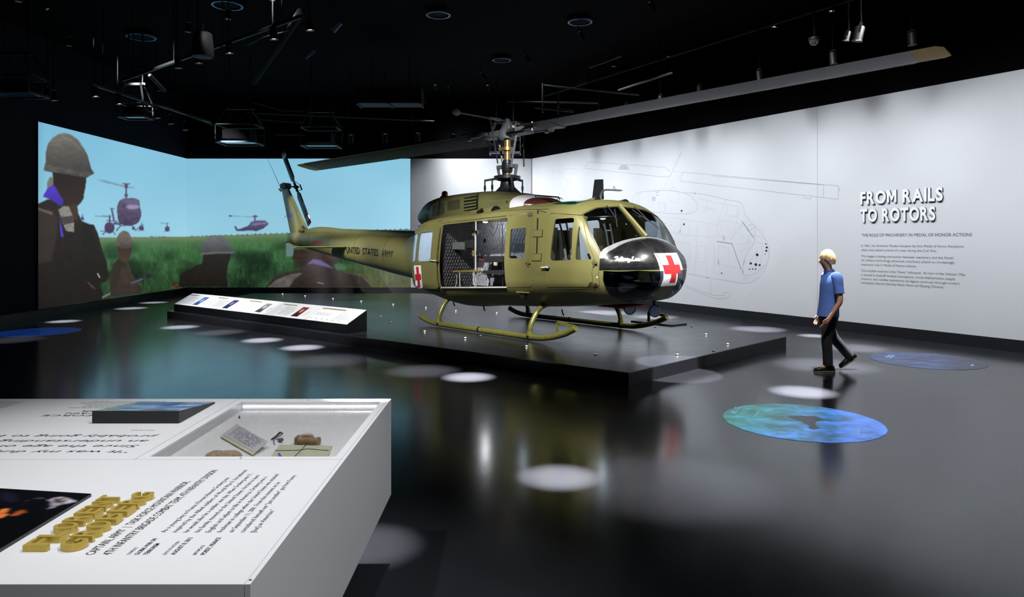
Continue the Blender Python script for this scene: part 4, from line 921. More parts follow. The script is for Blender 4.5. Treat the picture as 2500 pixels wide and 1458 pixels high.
for k in range(4): decal([[c1(405+k*12, 822-k*12+k*6), c1(455+k*14, 865+k*4), c1(452+k*14, 872+k*4), c1(400+k*12, 830-k*12+k*6)]], m_dark, 'vent_slot', BVF, .004, heli, 1, 0)
MB().tube([(-8.42, -.10, 1.83), (-8.34, -.12, 1.87), (-8.2, -.10, 1.85)], [.03, .05, .03], 10).build('fin_fairing', m_ol, heli, 50)
MB().tube([(-9.50, 0, 2.27), (-9.62, 0, 2.27)], [.03, .02], 10).build('tail_position_light', m_wht, heli, 50)
MB().tube([hplane(682, 462, 0), hplane(686, 466, 0)], .03, 8).build('antenna_base', m_gun, heli)
MB().tube([hplane(684.5, 457, 0), hplane(668, 420, 0), hplane(653, 388, 0)], [.008, .006, .003], 6).build('whip_antenna', m_gund, heli)
MB().tube([(-9.6, -.02, 1.50), (-9.15, 0, 1.56)], [.012, .02], 8).build('tail_skid', m_gund, heli)
# stabilisers
for sg in (-1, 1):
    rg = []
    for t in (0, .5, .96, 1.0):
        y = sg*(.24+1.19*t); ch = .78-.14*t if t < 1 else .5; r = []
        for k in range(18):
            a = 2*math.pi*k/18; xx = (1-math.cos(a))/2; yt = (.055-.02*t)*(math.sqrt(max(xx, 0))*1.9-xx*1.9)*(1 if a < math.pi else -1)
            r.append(Vector((-5.42-.42*t-ch*xx, y, 1.455-.03+.06*xx*0-yt)))
        rg.append(r)
    MB().rings(rg).build('stabiliser', m_ol, heli, 50)
# tail rotor
trc = Vector((-9.69, .40, 3.14)); tdir = Vector((-.62, 0, .785)).normalized(); tw = Vector((tdir.z, 0, -tdir.x))
MB().cyl((-9.55, -.05, 3.14), (-9.55, .16, 3.14), .1, .085, 14).build('tail_gearbox', mat('brown_casting', (76, 58, 44), .6), heli, 40)
MB().box((-9.55, 0, 3.14), (.34, .14, .16)).build('gearbox_cover', mat('brown_casting_dark', (56, 46, 38), .6), heli, bevel=.03)
MB().cyl((-9.6, .12, 3.14), trc+Vector((0, .1, 0)), .02, .02, 8).build('tail_rotor_shaft', m_gund, heli)
hb = MB(); hb.cyl(trc-Vector((0, .05, 0)), trc+Vector((0, .06, 0)), .05, .05, 10); hb.bar(trc-tdir*.16, trc+tdir*.16, .06, .05); hb.build('tail_rotor_hub', m_gund, heli)
yk = MB(); yk.bar(trc+Vector((0, .16, 0))-tdir*.1, trc+Vector((0, .16, 0))+tdir*.1, .03, .03); yk.build('pitch_link_head', m_gund, heli)
for sg in (1, -1): MB().cyl(trc+Vector((0, .16, 0))+tdir*sg*.09, trc+tdir*sg*.2+tw*.05, .008, n=6).build('pitch_link', m_gund, heli)
m_trb = mat('blue_black_blade', (26, 30, 44), .3, var=.2); m_mar = mat('maroon_band', (104, 22, 44), .4)
def trblade(sg):
    d = tdir*sg; root = trc+d*.12
    def seg(a, b, wa, wb, nm, mm, par):
        rg = []
        for t, wv in ((a, wa), (b, wb)):
            c = trc+d*t; r = []
            for k in range(14):
                an = 2*math.pi*k/14; r.append(c+tw*(wv/2*math.cos(an))+Vector((0, .016*math.sin(an), 0))+Vector((0, .05*math.cos(an)*wv, 0)))
            rg.append(r)
        return MB().rings(rg).build(nm, mm, par, 50)
    bl = seg(.33, 1.02, .215, .215, 'tail_rotor_blade', m_trb, heli); seg(.12, .26, .05, .13, 'blade_root', m_gun, bl); seg(.26, .33, .13, .215, 'blade_cuff', mat('red_cuff', (150, 48, 58), .45), bl)
    seg(1.02, 1.14, .215, .215, 'maroon_band', m_mar, bl); seg(1.14, 1.27, .215, .215, 'white_band', m_wht, bl); seg(1.27, 1.40, .215, .21, 'maroon_tip', m_mar, bl)
trblade(1); trblade(-1)
# ---- mast, hub, main rotor -----------------------------------------
ZH = 3.60; BA = math.radians(5.0)
bd = Vector((math.cos(BA), math.sin(BA), 0)); bn = Vector((-bd.y, bd.x, 0))
m_brass = mat('brass_mast', (168, 138, 84), .32, .8, var=.12, scale=12)
MB().cyl((0, 0, 2.5), (0, 0, 3.52), .062, n=18).build('rotor_mast', m_brass, heli, 40)
MB().lathe([(.085, 2.86), (.10, 2.9), (.10, 3.02), (.085, 3.1), (.07, 3.1)], n=16).build('mast_boot', m_gund, heli, 30)
for k in range(5): MB().lathe([(.10, 2.9+k*.03), (.108, 2.905+k*.03), (.10, 2.915+k*.03)], n=16).build('boot_ring', m_dark, heli, 30)
MB().lathe([(.30, 2.46), (.22, 2.52), (.14, 2.60), (.12, 2.70), (.2, 2.72), (.25, 2.75), (.25, 2.80), (.16, 2.82)], n=22).build('swashplate', m_gund, heli, 35)
MB().lathe([(.12, 3.28), (.12, 3.34), (.08, 3.34)], n=14).build('mast_collar', m_brass, heli, 30)
MB().cyl((-.13, -.09, 3.31), (-.03, -.03, 3.31), .04, n=10).build('collar_fitting', m_brass, heli)
sc = MB(); sc.bar(-bd*.24+Vector((0, 0, 2.98)), bd*.24+Vector((0, 0, 2.98)), .09, .07); sc.build('scissors_bridge', m_gun, heli, bevel=.01)
for sg in (1, -1):
    b = bd*sg
    MB().bar(b*.25+Vector((0, 0, 3.0)), b*.19+Vector((0, 0, 2.74)), .05, .03).build('scissors_arm', m_gun, heli, bevel=.008)
    MB().bar(b*.17+Vector((0, 0, 2.98))+bn*.05, b*.14+Vector((0, 0, 2.76))+bn*.05, .03, .02).build('scissors_link', m_gun, heli)
    MB().cyl(b*.14+bn*sg*-.05+Vector((0, 0, 2.96)), b*.33+bn*sg*-.08+Vector((0, 0, 3.66)), .022, n=10).build('pitch_change_rod', m_gun, heli, 40)
for (x, y) in ((-.32, -.28), (.34, -.2), (-.05, -.33), (.1, .3)):
    MB().cyl((x, y, 2.42), (x, y, 2.74), .014, n=8).build('control_rod', m_dark, heli); MB().bar((x, y, 2.72), (x*.4, y*.4, 2.76), .05, .04).build('control_horn', m_gund, heli, bevel=.008)
    MB().cyl((x, y, 2.54), (x, y, 2.62), .022, n=8).build('turnbuckle', m_gund, heli)
tz = lambda r: ZH+.033*r if r > 0 else ZH-.0166*-r*1.0
def rpos(r, off=0., z=0.): p = bd*r+bn*off; return Vector((p.x, p.y, tz(r)+z))
hub = MB(); hub.bar(rpos(-.55), rpos(.55), .30, .12); hub.build('rotor_hub_yoke', m_gun, heli, bevel=.03)
MB().lathe([(.15, ZH-.10), (.17, ZH-.04), (.17, ZH+.05), (.12, ZH+.10), (.09, ZH+.2)], n=18).build('trunnion', m_gun, heli, 35)
MB().lathe([(.055, ZH+.12), (.06, ZH+.27), (.03, ZH+.30)], n=14).build('mast_nut', m_gun, heli, 40)
for sg in (1, -1):
    for k in (1, -1):
        MB().bar(rpos(sg*.35, k*.17, .01), rpos(sg*.86, k*.20, .0), .10, .075).build('blade_grip', m_gun, heli, bevel=.02)
        MB().cyl(rpos(sg*.80, k*.205, -.07), rpos(sg*.80, k*.205, .08), .042, n=12).build('grip_bolt', m_chrome, heli, 40)
        MB().cyl(rpos(sg*.45, k*.12, .10), rpos(sg*1.05, k*.2, .06), .02, n=8).build('drag_brace', m_chrome, heli, 40)
    MB().bar(rpos(sg*.25, 0, .09), rpos(sg*.6, 0, .07), .07, .05).build('hub_plate', m_chrome, heli, bevel=.01)
    MB().bar(rpos(sg*.2, sg*-.2, .0), rpos(sg*.48, sg*-.34, .03), .05, .05).build('pitch_horn', m_gun, heli, bevel=.01)
m_bl = mat('charcoal_blade_paint', (33, 35, 39), .42, var=.12, scale=3); m_yel = mat('yellow_tip_paint', (246, 190, 52), .45, var=.05); m_edge = mat('worn_leading_edge', (150, 146, 120), .35, .4, var=.2, scale=6)
def airfoil(r, sg, ch, tk, pit, n=22):
    out = []; c0 = rpos(sg*r); le = bn*(1 if sg > 0 else -1)     # leading edge side
    for k in range(n):
        a = 2*math.pi*k/n; xx = (1-math.cos(a))/2; yt = tk*(math.sqrt(max(xx, 0))*2-xx*2)*.9*(1 if a < math.pi else -1)
        s = (.28-xx)*ch; out.append(c0+le*s+Vector((0, 0, yt+math.sin(pit)*s)))
    return out
def blade(sg):
    P = (lambda r: math.radians(-3.5)) if sg > 0 else (lambda r: math.radians(17-4*r/7.3))
    b = MB().rings([airfoil(r, sg, .53, .035, P(r)) for r in np.linspace(.72, 6.9, 16)]).build('main_rotor_blade', m_bl, heli, 50)
    tip = [airfoil(r, sg, .53, .035, P(r)) for r in (6.902, 7.18)]+[airfoil(7.25, sg, .40, .022, P(7.25))]
    MB().rings(tip).build('yellow_tip', m_yel, b, 50)
    ed = MB(); le = bn*(1 if sg > 0 else -1)
    pts = [rpos(sg*r)+le*(.28*.53+.001)+Vector((0, 0, math.sin(P(r))*.148)) for r in np.linspace(.8, 6.85, 12)]
    ed.tube(pts, .011, 6); ed.build('leading_edge_strip', m_edge, b, 60)
    MB().rings([airfoil(r, sg, .55, .05, P(r)) for r in (.68, .95, 1.25)]).build('root_doubler', mat('dark_doubler', (50, 50, 46), .45), b, 50)
blade(1); blade(-1)
# stabiliser bar
sbar = [bn*y+Vector((0, 0, ZH+.235-.0*abs(y))) for y in (-1.28, 1.28)]
MB().tube(sbar, .018, 8).build('stabiliser_bar', m_gun, heli, 40)
for sg in (-1, 1):
    MB().ball(bn*(sg*1.3)+Vector((0, 0, ZH+.235)), .062, 14, 8, (1, 1.25, 1)).build('bar_weight', mat('pale_grey_weight', (198, 194, 186), .4), heli, 60)
    MB().bar(bn*sg*.18+Vector((0, 0, ZH+.235)), bn*sg*.5+Vector((0, 0, ZH+.235)), .07, .05).build('bar_frame', m_gun, heli, bevel=.012)
    MB().cyl(bn*sg*.45+Vector((0, 0, ZH+.22)), bn*sg*.36+bd*.1+Vector((0, 0, 3.0)), .013, n=8).build('mixing_lever_rod', m_gund, heli)
    MB().cyl(bn*sg*.1+bd*.12+Vector((0, 0, ZH+.05)), bn*sg*.1+bd*.12+Vector((0, 0, ZH+.24)), .018, n=8).build('hub_post', m_gun, heli)
# ---- landing gear ---------------------------------------------------
m_skid = mat('worn_olive_tube', (112, 110, 54), .32, .25, var=.14, scale=14, bump=.05)
for sg in (-1, 1):
    y = sg*1.14
    pth = crom([(-1.17, y, .145), (-.95, y, .085), (-.62, y, .056), (.6, y, .054), (1.82, y, .056), (2.2, y, .085), (2.55, y, .175), (2.80, y, .285)], 6)
    sk = MB().tube(pth, .047, 14).build('skid', m_skid, heli, 60)
    for x in (-.6, .55, 1.8): MB().tube([(x-.02, y, .056), (x+.02, y, .056)], .0505, 14).build('clamp', m_dark, sk, 40)
    MB().tube([(-1.19, y, .155), (-1.15, y, .14)], .05, 12).build('end_cap', m_skid, sk, 40)
    br = MB(); br.bar((2.80, y, .30), (2.42, y, .345), .02, .05); br.bar((2.42, y, .345), (2.42, y, .16), .02, .05); br.build('tow_bracket', m_skid, sk)
    for x in (-.62, 1.80):
        ct = crom([(x, y, .085), (x, sg*1.10, .26), (x, sg*.92, .49), (x, sg*.62, .545+.03*(x > 0)), (x, sg*.3, .56+.03*(x > 0))], 6)
        c_ = MB().tube(ct, [.042]*len(ct), 12).build('cross_tube', m_skid, heli, 60)
        MB().tube([(x, y, .075), (x, sg*1.13, .15)], [.06, .05], 10).build('saddle', m_skid, c_, 50)
# bottom details
def lamp_ball(x, y, z, ax):
    r = MB().tube([Vector((x, y, z))-ax*.05, Vector((x, y, z))+ax*.05], [.075, .10], 18).build('landing_light', m_dark, heli, 40)
    MB().tube([Vector((x, y, z))+ax*.04, Vector((x, y, z))+ax*.056], [.088, .082], 18).build('lens', m_chrome, r, 40); MB().cyl((x, y, z+.05), (x, y, z+.17), .02, n=8).build('bracket', m_dark, r)
lamp_ball(3.30, .1, .50, Vector((.75, -.6, 0)).normalized()); lamp_ball(2.62, .35, .47, Vector((.7, -.7, 0)).normalized())
MB().box2((2.55, -.35, .545), (3.1, .2, .575)).build('red_belly_panel', m_red, heli)
MB().lathe([(.05, 0), (.055, .06), (.02, .08)], (0, 0, 0), 'y', 14).build('fuel_port', m_gund, heli, 40).location = (1.62, -1.13, .70)
for x, y, z in ((-.85, -.62, .44), (.2, -.75, .43), (1.95, -.55, .47)): MB().tube([(x, y, z), (x+.01, y, z-.06), (x+.04, y, z-.10)], .012, 8).build('tie_down_ring', m_gund, heli)
# ---- helicopter: outer details --------------------------------------
bmc = bmesh.new(); bmc.from_mesh(ado.data); BVA = BVHTree.FromBMesh(bmc); bmc.free()
crp = decal([[(1011, 648.4), (1028.5, 648), (1033, 703), (1016.5, 704)]], m_wht, 'cross_patch', BVA, .010, heli, 5, -1.275)
def lerpq(Q, s, t):
    a, b, c, d = [Vector(q) for q in Q]; p = a.lerp(b, s).lerp(d.lerp(c, s), t); return (p.x, p.y)
Q = [(1011, 648.4), (1028.5, 648), (1033, 703), (1016.5, 704)]
decal([[lerpq(Q, .33, .06), lerpq(Q, .67, .06), lerpq(Q, .67, .94), lerpq(Q, .33, .94)]], m_red, 'red_cross_upright', BVA, .014, crp, 4, -1.275)
decal([[lerpq(Q, .08, .38), lerpq(Q, .92, .38), lerpq(Q, .92, .64), lerpq(Q, .08, .64)]], m_red, 'red_cross_bar', BVA, .0145, crp, 4, -1.275)
m_line = mat('seam_dark', (48, 46, 28), .6)
def pline(pts, w, name='panel_seam', m=m_line, bv=BV, off=.005, n=6, parent=heli):
    mb = MB(); L3 = []
    for (a, b) in zip(pts[:-1], pts[1:]):
        for k in range(n):
            t = k/n; u, v = a[0]+(b[0]-a[0])*t, a[1]+(b[1]-a[1])*t
            h, nn_, i, d = bv.ray_cast(CAML, lray(u, v))
            if h is not None: L3.append((h+nn_*off, nn_))
    h, nn_, i, d = bv.ray_cast(CAML, lray(*pts[-1]))
    if h is not None: L3.append((h+nn_*off, nn_))
    for (a, na), (b, nb) in zip(L3[:-1], L3[1:]):
        t = b-a
        if t.length < 1e-6 or t.length > .5: continue
        s = na.cross(t).normalized()*w; mb.add([a-s, b-s, b+s, a+s], [(0, 1, 2, 3)])
    if mb.v: return mb.build(name, m, parent, 40)
c7 = lambda x, y: (1400+x/4.4167, 430+y/4.4167)
cA = lambda x, y: (980+x/3.314, 420+y/3.314)
pline([(1333, 702.3), (1400, 702.3), (1466, 703.6)], .004)
pline([c6(1620, 290), c6(1760, 330)], .004); pline([c6(320, 480), c6(1215, 376)], .005)
pline([c7(220, 950), c7(200, 1040), c7(215, 1180), c7(240, 1260)], .003)
pline([c6(330, 400), c6(860, 335), c6(1500, 290), c6(1800, 285)], .003)
pline([c6(40, 1395), c6(300, 1400), c6(1550, 1410)], .004)
pline([cA(1560, 1080), cA(900, 1100), cA(460, 1070)], .004)
pline([c7(740, 720), c7(850, 800), c7(930, 900), c7(985, 1000)], .004, m=mat('nose_seam', (52, 52, 54), .4), off=.007, parent=nz)
m_riv = mat('rivet_heads', (96, 96, 98), .4, .5)
rv = MB()
for a, b, k in (((300, 985), (980, 968), 34), ((320, 905), (760, 672), 30), ((520, 860), (600, 740), 9), ((820, 930), (940, 945), 6)):
    for i in range(k):
        t = i/(k-1); h, n1 = hit(*c7(a[0]+(b[0]-a[0])*t, a[1]+(b[1]-a[1])*t-(60*math.sin(math.pi*t) if b[1] == 672 else 0))); rv.ball(h+n1*.006, .006, 5, 3)
o_ = rv.build('rivets', m_riv, nz); o_['kind'] = 'stuff'
# door furniture
def onskin(u, v, off=0., bv=BV):
    h, n, i, d = bv.ray_cast(CAML, lray(u, v))
    if h is None: h, n = hplane(u, v, -1.25), Vector((0, -1, 0))
    return h+n*off, n
for (u0, v0), (u1, v1), bv in (((1324, 653), (1341, 652.5), BV), ((1054, 636), (1068, 637), BVA)):
    a, n = onskin(u0, v0, .03, bv); b, n = onskin(u1, v1, .03, bv); h_ = MB().tube([a, a.lerp(b, .6), b], [.010, .013, .02], 8).build('door_handle', mat('pale_handle', (198, 196, 188), .35), heli, 50)
    MB().tube([b-n*.035, b+n*.005], .022, 10).build('escutcheon', m_gun, h_, 50)
for u, v in ((1295.5, 525), (1290.5, 641), (1451, 642)):
    c, n = onskin(u, v, .008); MB().box(c, (.10, .03, .035)).build('hinge', m_skid, heli, bevel=.006); MB().cyl(c+Vector((0, -.01, -.05)), c+Vector((0, -.01, .05)), .010, n=8).build('hinge_pin', m_gun, heli)
decal([[(1312, 515), (1315.5, 515), (1312.5, 619), (1309.5, 619)]], m_dark, 'cable_slot', BV, .005, heli, 3)
for q in ([(1302, 561), (1326, 561), (1325, 579), (1301, 579)], [(1299.5, 619), (1323.5, 619), (1322, 637.5), (1298, 637.5)]):
    decal([q], m_line, 'box_gasket', BV, .004, heli, 2); cq = Vector((sum(p[0] for p in q)/4, sum(p[1] for p in q)/4))
    decal([[tuple(cq+(Vector(p)-cq)*.9) for p in q]], m_ol, 'access_cover', BV, .012, heli, 2)
decal([[c6(310, 1376), c6(1205, 1376), c6(1205, 1392), c6(310, 1392)]], mat('sill_aluminium', (190, 190, 186), .35, .4), 'door_sill', BV, .006, heli, 3) if False else None
p0, p1 = Vector((-.49, -1.165, .728)), Vector((1.29, -1.165, .824)); MB().bar(p0, p1, .05, .022).build('door_sill', mat('sill_aluminium', (196, 196, 192), .35, .3), heli, bevel=.004)
a, n = onskin(1263, 711, .02); b, n = onskin(1293, 712.5, .02); MB().bar(a, b, .03, .02).build('step_plate', m_ol, heli, bevel=.004)
em = mat('dark_brown_emblem', (58, 40, 22), .6)
decal([[c7(152, 1192), c7(178, 1142), c7(190, 1165), c7(206, 1140), c7(212, 1190), c7(200, 1170), c7(188, 1190), c7(180, 1172)]], em, 'unit_emblem', BV, .010, heli, 2)
decal([[c7(215, 1190), c7(222, 1160), c7(232, 1178), c7(246, 1150), c7(278, 1196), c7(252, 1184), c7(240, 1192)]], em, 'unit_emblem', BV, .010, heli, 2)
decal([[(1457.7+2*math.cos(t), 676.8+2.2*math.sin(t)) for t in np.linspace(0, 6.2, 10)]], m_wht, 'white_plug', BV, .004, heli, 0)
# roof fittings
ant = [hplane(*c7(205, 248), 0), hplane(*c7(325, 252), 0), hplane(*c7(318, 35), 0), hplane(*c7(230, 38), 0)]
MB().prism([p+Vector((0, -.012, 0)) for p in ant], (0, .024, 0)).build('blade_antenna', mat('dark_antenna', (34, 36, 42), .4), heli, bevel=.006)
def bump(c, l, w_, h, name, open_=True):
    rg = []
    for t in np.linspace(0, 1, 8):
        r_ = math.sqrt(t)*.98+.02 if True else t; rg.append([Vector((c[0]-l/2+l*t, c[1]+w_*r_*math.cos(a), c[2]+h*r_*math.sin(a))) for a in np.linspace(0, math.pi, 12)])
    MB().rings(rg, close=False).build(name, m_ol, heli, 60)
    e = c[0]+l/2-.01; MB().add([(e, c[1], c[2])]+[(e, c[1]+w_*.9*math.cos(a), c[2]+h*.9*math.sin(a)) for a in np.linspace(0, math.pi, 12)], [tuple(range(13))]).build('scoop_mouth', m_dark, heli)
bump((2.32, -.3, 2.19), .36, .10, .10, 'air_scoop'); bump((2.30, .42, 2.18), .36, .12, .10, 'air_scoop')
bump((.30, -.86, 2.06), .75, .13, .13, 'roof_fairing')
pt0 = hplane(*c7(295, 215), -.1); MB().tube([pt0-Vector((0, 0, .1)), pt0, hplane(*c7(310, 165), -.1), hplane(*c7(345, 148), -.1), hplane(*c7(410, 150), -.1), hplane(*c7(500, 155), -.1), hplane(*c7(533, 155), -.1)], [.02, .02, .017, .015, .013, .016, .003], 8).build('pitot_tube', m_gun, heli, 60)
MB().tube([hplane(*c7(430, 145), -.1), hplane(*c7(437, 108), -.1), hplane(*c7(460, 145), -.1)], .007, 6).build('pitot_vane', m_gun, heli)
MB().tube([hplane(*c6(1605, 185), -.2), hplane(*c6(1610, 100), -.2), hplane(*c6(1640, 98), -.2), hplane(*c6(1930, 122), -.2), hplane(*c6(1945, 150), -.2)], .013, 8).build('handrail', m_gund, heli, 60)
MB().tube(crom([hplane(*c6(1900, 160), -.4), hplane(*c6(1920, 138), -.4), hplane(*c6(1960, 130), -.4), hplane(*c6(1985, 155), -.4)], 5), .006, 6).build('lifting_eye', m_gun, heli)
MB().cyl(hplane(*c6(820, 330), -1.0), hplane(*c6(880, 285), -1.0), .03, .022, 10).build('navigation_light', m_gund, heli, 40)
MB().ball(hplane(*c6(20, 522), -1.0), .02, 8, 6).build('door_roller', m_gund, heli)
# windshield posts, wipers
MB().tube([(2.70, 0, 2.16), (2.97, 0, 1.91), (3.235, 0, 1.655)], .028, 8).build('centre_post', m_ol, heli, 50)
for sg in (-1, 1):
    MB().tube([(2.72, sg*.35, 2.14), (2.80, sg*.36, 2.08), (2.98, sg*.40, 1.90)], .009, 6).build('wiper_arm', m_dark, heli); MB().bar((2.78, sg*.22, 2.09), (3.08, sg*.52, 1.79), .014, .012).build('wiper_blade', m_dark, heli)
# ---- helicopter: inside -----------------------------------------------
m_quilt = mat('dark_grey_quilt', (50, 51, 53), .6, var=.25, scale=40); m_quiltl = mat('silver_grey_quilt', (150, 152, 160), .5, .2, var=.12, scale=30)
def quilt(o, ex, ez, w_, h, m, name, k=22, amp=.02):
    o, ex, ez = Vector(o), Vector(ex), Vector(ez); n = ex.cross(ez); nx2, nz2 = int(w_*130), int(h*84); P = np.zeros((nz2, nx2, 3))
    A, B = np.meshgrid(np.linspace(0, w_, nx2), np.linspace(0, h, nz2)); d = amp*np.sqrt(np.abs(np.sin(k*A+k*.5*B+.3*np.sin(5*B))*np.sin(k*A-k*.5*B)))+.006*vnoise(A*100, B*100, 4, 6, 3)
    for i in range(3): P[..., i] = o[i]+ex[i]*A+ez[i]*B+n[i]*d
    mb = MB(); idx = np.arange(nx2*nz2).reshape(nz2, nx2); mb.v = [tuple(p) for p in P.reshape(-1, 3)]; mb.f = [(idx[i, j], idx[i, j+1], idx[i+1, j+1], idx[i+1, j]) for i in range(nz2-1) for j in range(nx2-1)]
    me = bpy.data.meshes.new(name); me.from_pydata(mb.v, [], mb.f); smooth(me, 80); return obj(name, me, m, heli)
quilt((-.60, -1.10, .72), (0, 1, 0), (0, 0, 1), .74, 1.25, m_quilt, 'aft_bulkhead_quilt', 52, .03)
quilt((-.60, -.36, .74), (1, 0, 0), (0, 0, 1), 1.6, 1.27, m_quiltl, 'centre_island_quilt', 40, .012)
MB().box2((-.60, -.355, .72), (1.0, .05, 2.0)).build('centre_island', m_dark, heli); MB().box2((-.66, -1.1, .72), (-.605, 1.1, 1.95)).build('aft_bulkhead', m_dark, heli)
MB().add([(-.6, -1.1, .715), (3.0, -.98, .905), (3.0, .98, .905), (-.6, 1.1, .715), (-.6, -1.1, .69), (3.0, -.98, .88), (3.0, .98, .88), (-.6, 1.1, .69)], [(0, 1, 2, 3), (7, 6, 5, 4), (0, 4, 5, 1), (1, 5, 6, 2), (2, 6, 7, 3), (3, 7, 4, 0)]).build('cabin_floor', mat('cabin_floor_grey', (46, 46, 46), .6), heli)
piece('headliner', -.034, -.04, xbox(-.6, 2.66, -1.04, 1.04, 1.85, 2.4), [vprism(sky_, (0, 0, .3)), vprism(mir(sky_), (0, 0, .3))], m_dark)
m_pole = mat('pale_pole', (196, 196, 194), .35, .3); m_gbr = mat('gold_clamp', (150, 130, 70), .4, .5); m_strap = mat('cream_webbing', (196, 196, 190), .8); m_canv = mat('black_canvas', (20, 20, 22), .8)
Y1 = -.86
pol = [hplane(*c6(788, 425), Y1), hplane(*c6(795, 1372), Y1)]
MB().cyl(pol[0], pol[1], .017, n=12).build('litter_pole', m_pole, heli, 40)
for y in (610, 890):
    c = hplane(*c6(770, y), Y1); MB().box(c, (.06, .05, .11)).build('pole_clamp', m_gbr, heli, bevel=.01); c = hplane(*c6(808, y-5), Y1+.02); MB().box(c, (.07, .05, .08)).build('clamp_block', m_canv, heli, bevel=.01)
MB().box2(*[tuple(hplane(*c6(430, 835), -.85)), tuple(hplane(*c6(640, 738), -.85)+Vector((0, .14, 0)))]).build('grey_equipment_box', mat('grey_box', (92, 96, 98), .5), heli, bevel=.006)
MB().box2(*[tuple(hplane(*c6(428, 838), -.86)), tuple(hplane(*c6(462, 740), -.86)+Vector((0, .02, 0)))]).build('box_end', m_pole, heli)
MB().box2(*[tuple(hplane(*c6(635, 815), -.84)), tuple(hplane(*c6(715, 705), -.84)+Vector((0, .14, 0)))]).build('black_equipment_box', m_canv, heli, bevel=.008)
MB().cyl(hplane(*c6(490, 1142), -.9), hplane(*c6(860, 1136), -.9), .022, n=10).build('seat_tube', m_gbr, heli, 40)
MB().cyl(hplane(*c6(800, 938), -.75), hplane(*c6(850, 940), -.75), .014, n=8).build('litter_handle', mat('red_brown_wood', (120, 56, 40), .5), heli, 40); MB().cyl(hplane(*c6(800, 985), -.75), hplane(*c6(910, 983), -.75), .016, n=8).build('litter_handle', MATS['red_brown_wood'], heli, 40)
lt = [hplane(*c6(850, 930), -.7), hplane(*c6(1180, 928), -.7), hplane(*c6(1180, 1005), -.7), hplane(*c6(980, 1018), -.7), hplane(*c6(900, 1010), -.7), hplane(*c6(920, 985), -.7), hplane(*c6(850, 950), -.7)]
MB().prism(lt, (0, .3, 0)).build('folded_litter', m_canv, heli)
lt = [hplane(*c6(850, 1128), -.78), hplane(*c6(1180, 1120), -.78), hplane(*c6(1180, 1170), -.78), hplane(*c6(1120, 1190), -.78), hplane(*c6(1000, 1170), -.78), hplane(*c6(880, 1160), -.78)]
MB().prism(lt, (0, .35, 0)).build('troop_seat', m_canv, heli)
for pts, wv, mm in (([(572, 1150), (578, 1370)], 16, m_strap), ([(770, 1140), (765, 1250), (785, 1368)], 13, m_strap), ([(525, 1175), (535, 1250), (510, 1365)], 9, m_strap), ([(920, 1160), (945, 1215), (960, 1250), (955, 1340)], 9, m_strap),
                     ([(700, 1190), (690, 1260), (720, 1365)], 7, m_canv), ([(840, 720), (900, 790), (1010, 835), (1080, 800), (1160, 715)], 5, m_canv), ([(1100, 480), (1080, 560), (1030, 640), (960, 540)], 9, m_canv), ([(965, 440), (1000, 520), (1040, 545)], 14, m_canv), ([(1150, 400), (1120, 560), (1115, 720)], 6, m_canv), ([(830, 1200), (900, 1170), (1000, 1210), (1140, 1165)], 8, m_canv), ([(1155, 480), (1160, 700), (1150, 900), (1165, 1100), (1160, 1340)], 12, m_canv)):
    pth = crom([hplane(*c6(*p), -.74 if pts[0][0] > 800 else -.92) for p in pts], 5); MB().tube(pth, wv/5.6*.0035, 6, sx=.5).build('strap', mm, heli, 60)
for x, y in ((845, 860), (830, 900), (1065, 1035), (885, 1125)):
    c = hplane(*c6(x, y), -.76); MB().box(c, (.07, .04, .06)).build('buckle', m_pole if y != 860 else m_canv, heli, bevel=.012)
MB().lathe([(.03, 0), (.03, .012), (.012, .016)], (0, 0, 0), 'y', 12).build('grommet', m_canv, heli, 40).location = hplane(*c6(912, 708), -.40)
# seats
m_seat = mat('tan_seat_shell', (116, 106, 78), .6, var=.1); m_seatd = mat('dark_seat_cloth', (44, 46, 40), .8)
for sg in (-1, 1):
    yb = sg*.55
    MB().bar((1.98, yb, 1.02), (1.88, yb, 1.76), .46, .05, up=(1, 0, 0)).build('seat_back', m_seat, heli, bevel=.02)
    for k in (-1, 1): MB().bar((2.05, yb+k*.25, 1.02), (1.98, yb+k*.25, 1.80), .02, .22, up=(0, 1, 0)).build('seat_wing', m_seat, heli, bevel=.008)
    MB().box((2.22, yb, 1.06), (.48, .50, .10)).build('seat_pan', m_seatd, heli, bevel=.03); MB().box((2.2, yb, .95), (.3, .36, .14)).build('seat_base', m_dark, heli)
    for k in (-.08, .08): MB().tube([(1.97, yb+k, 1.88), (2.02, yb+k*.9, 1.72), (2.10, yb+k*.8, 1.3), (2.2, yb+k*.6, 1.14)], .022, 6, sx=.3).build('harness_strap', m_strap, heli, 60)
    MB().tube([(2.55, yb, .95), (2.62, yb, 1.2), (2.52, yb, 1.38)], [.016, .014, .022], 8).build('cyclic_stick', m_dark, heli, 50)
    for k in (-.12, .12): MB().tube([(2.98, yb+k, 1.05), (3.04, yb+k, .86)], .012, 6).build('pedal_arm', m_gun, heli); MB().box((3.05, yb+k, .84), (.03, .12, .09)).build('pedal', m_gund, heli, bevel=.008)
MB().prism([(2.96, -.62, 1.18), (3.12, -.62, 1.15), (3.10, -.62, 1.40), (2.92, -.62, 1.46)], (0, 1.24, 0)).build('instrument_panel', m_dark, heli, bevel=.02)
for i in range(9):
    for j in range(2): MB().lathe([(.045, 0), (.045, .014), (.036, .016)], (0, 0, 0), 'x', 12).build('instrument', m_gund, heli, 40).location = (2.925-.02*j, -.5+.125*i, 1.25+.12*j); 
MB().box2((2.2, -.16, .88), (2.95, .16, 1.16)).build('centre_console', m_dark, heli, bevel=.02)
MB().box2((2.15, -.16, 1.98), (2.6, .16, 2.12)).build('overhead_console', m_dark, heli, bevel=.02)
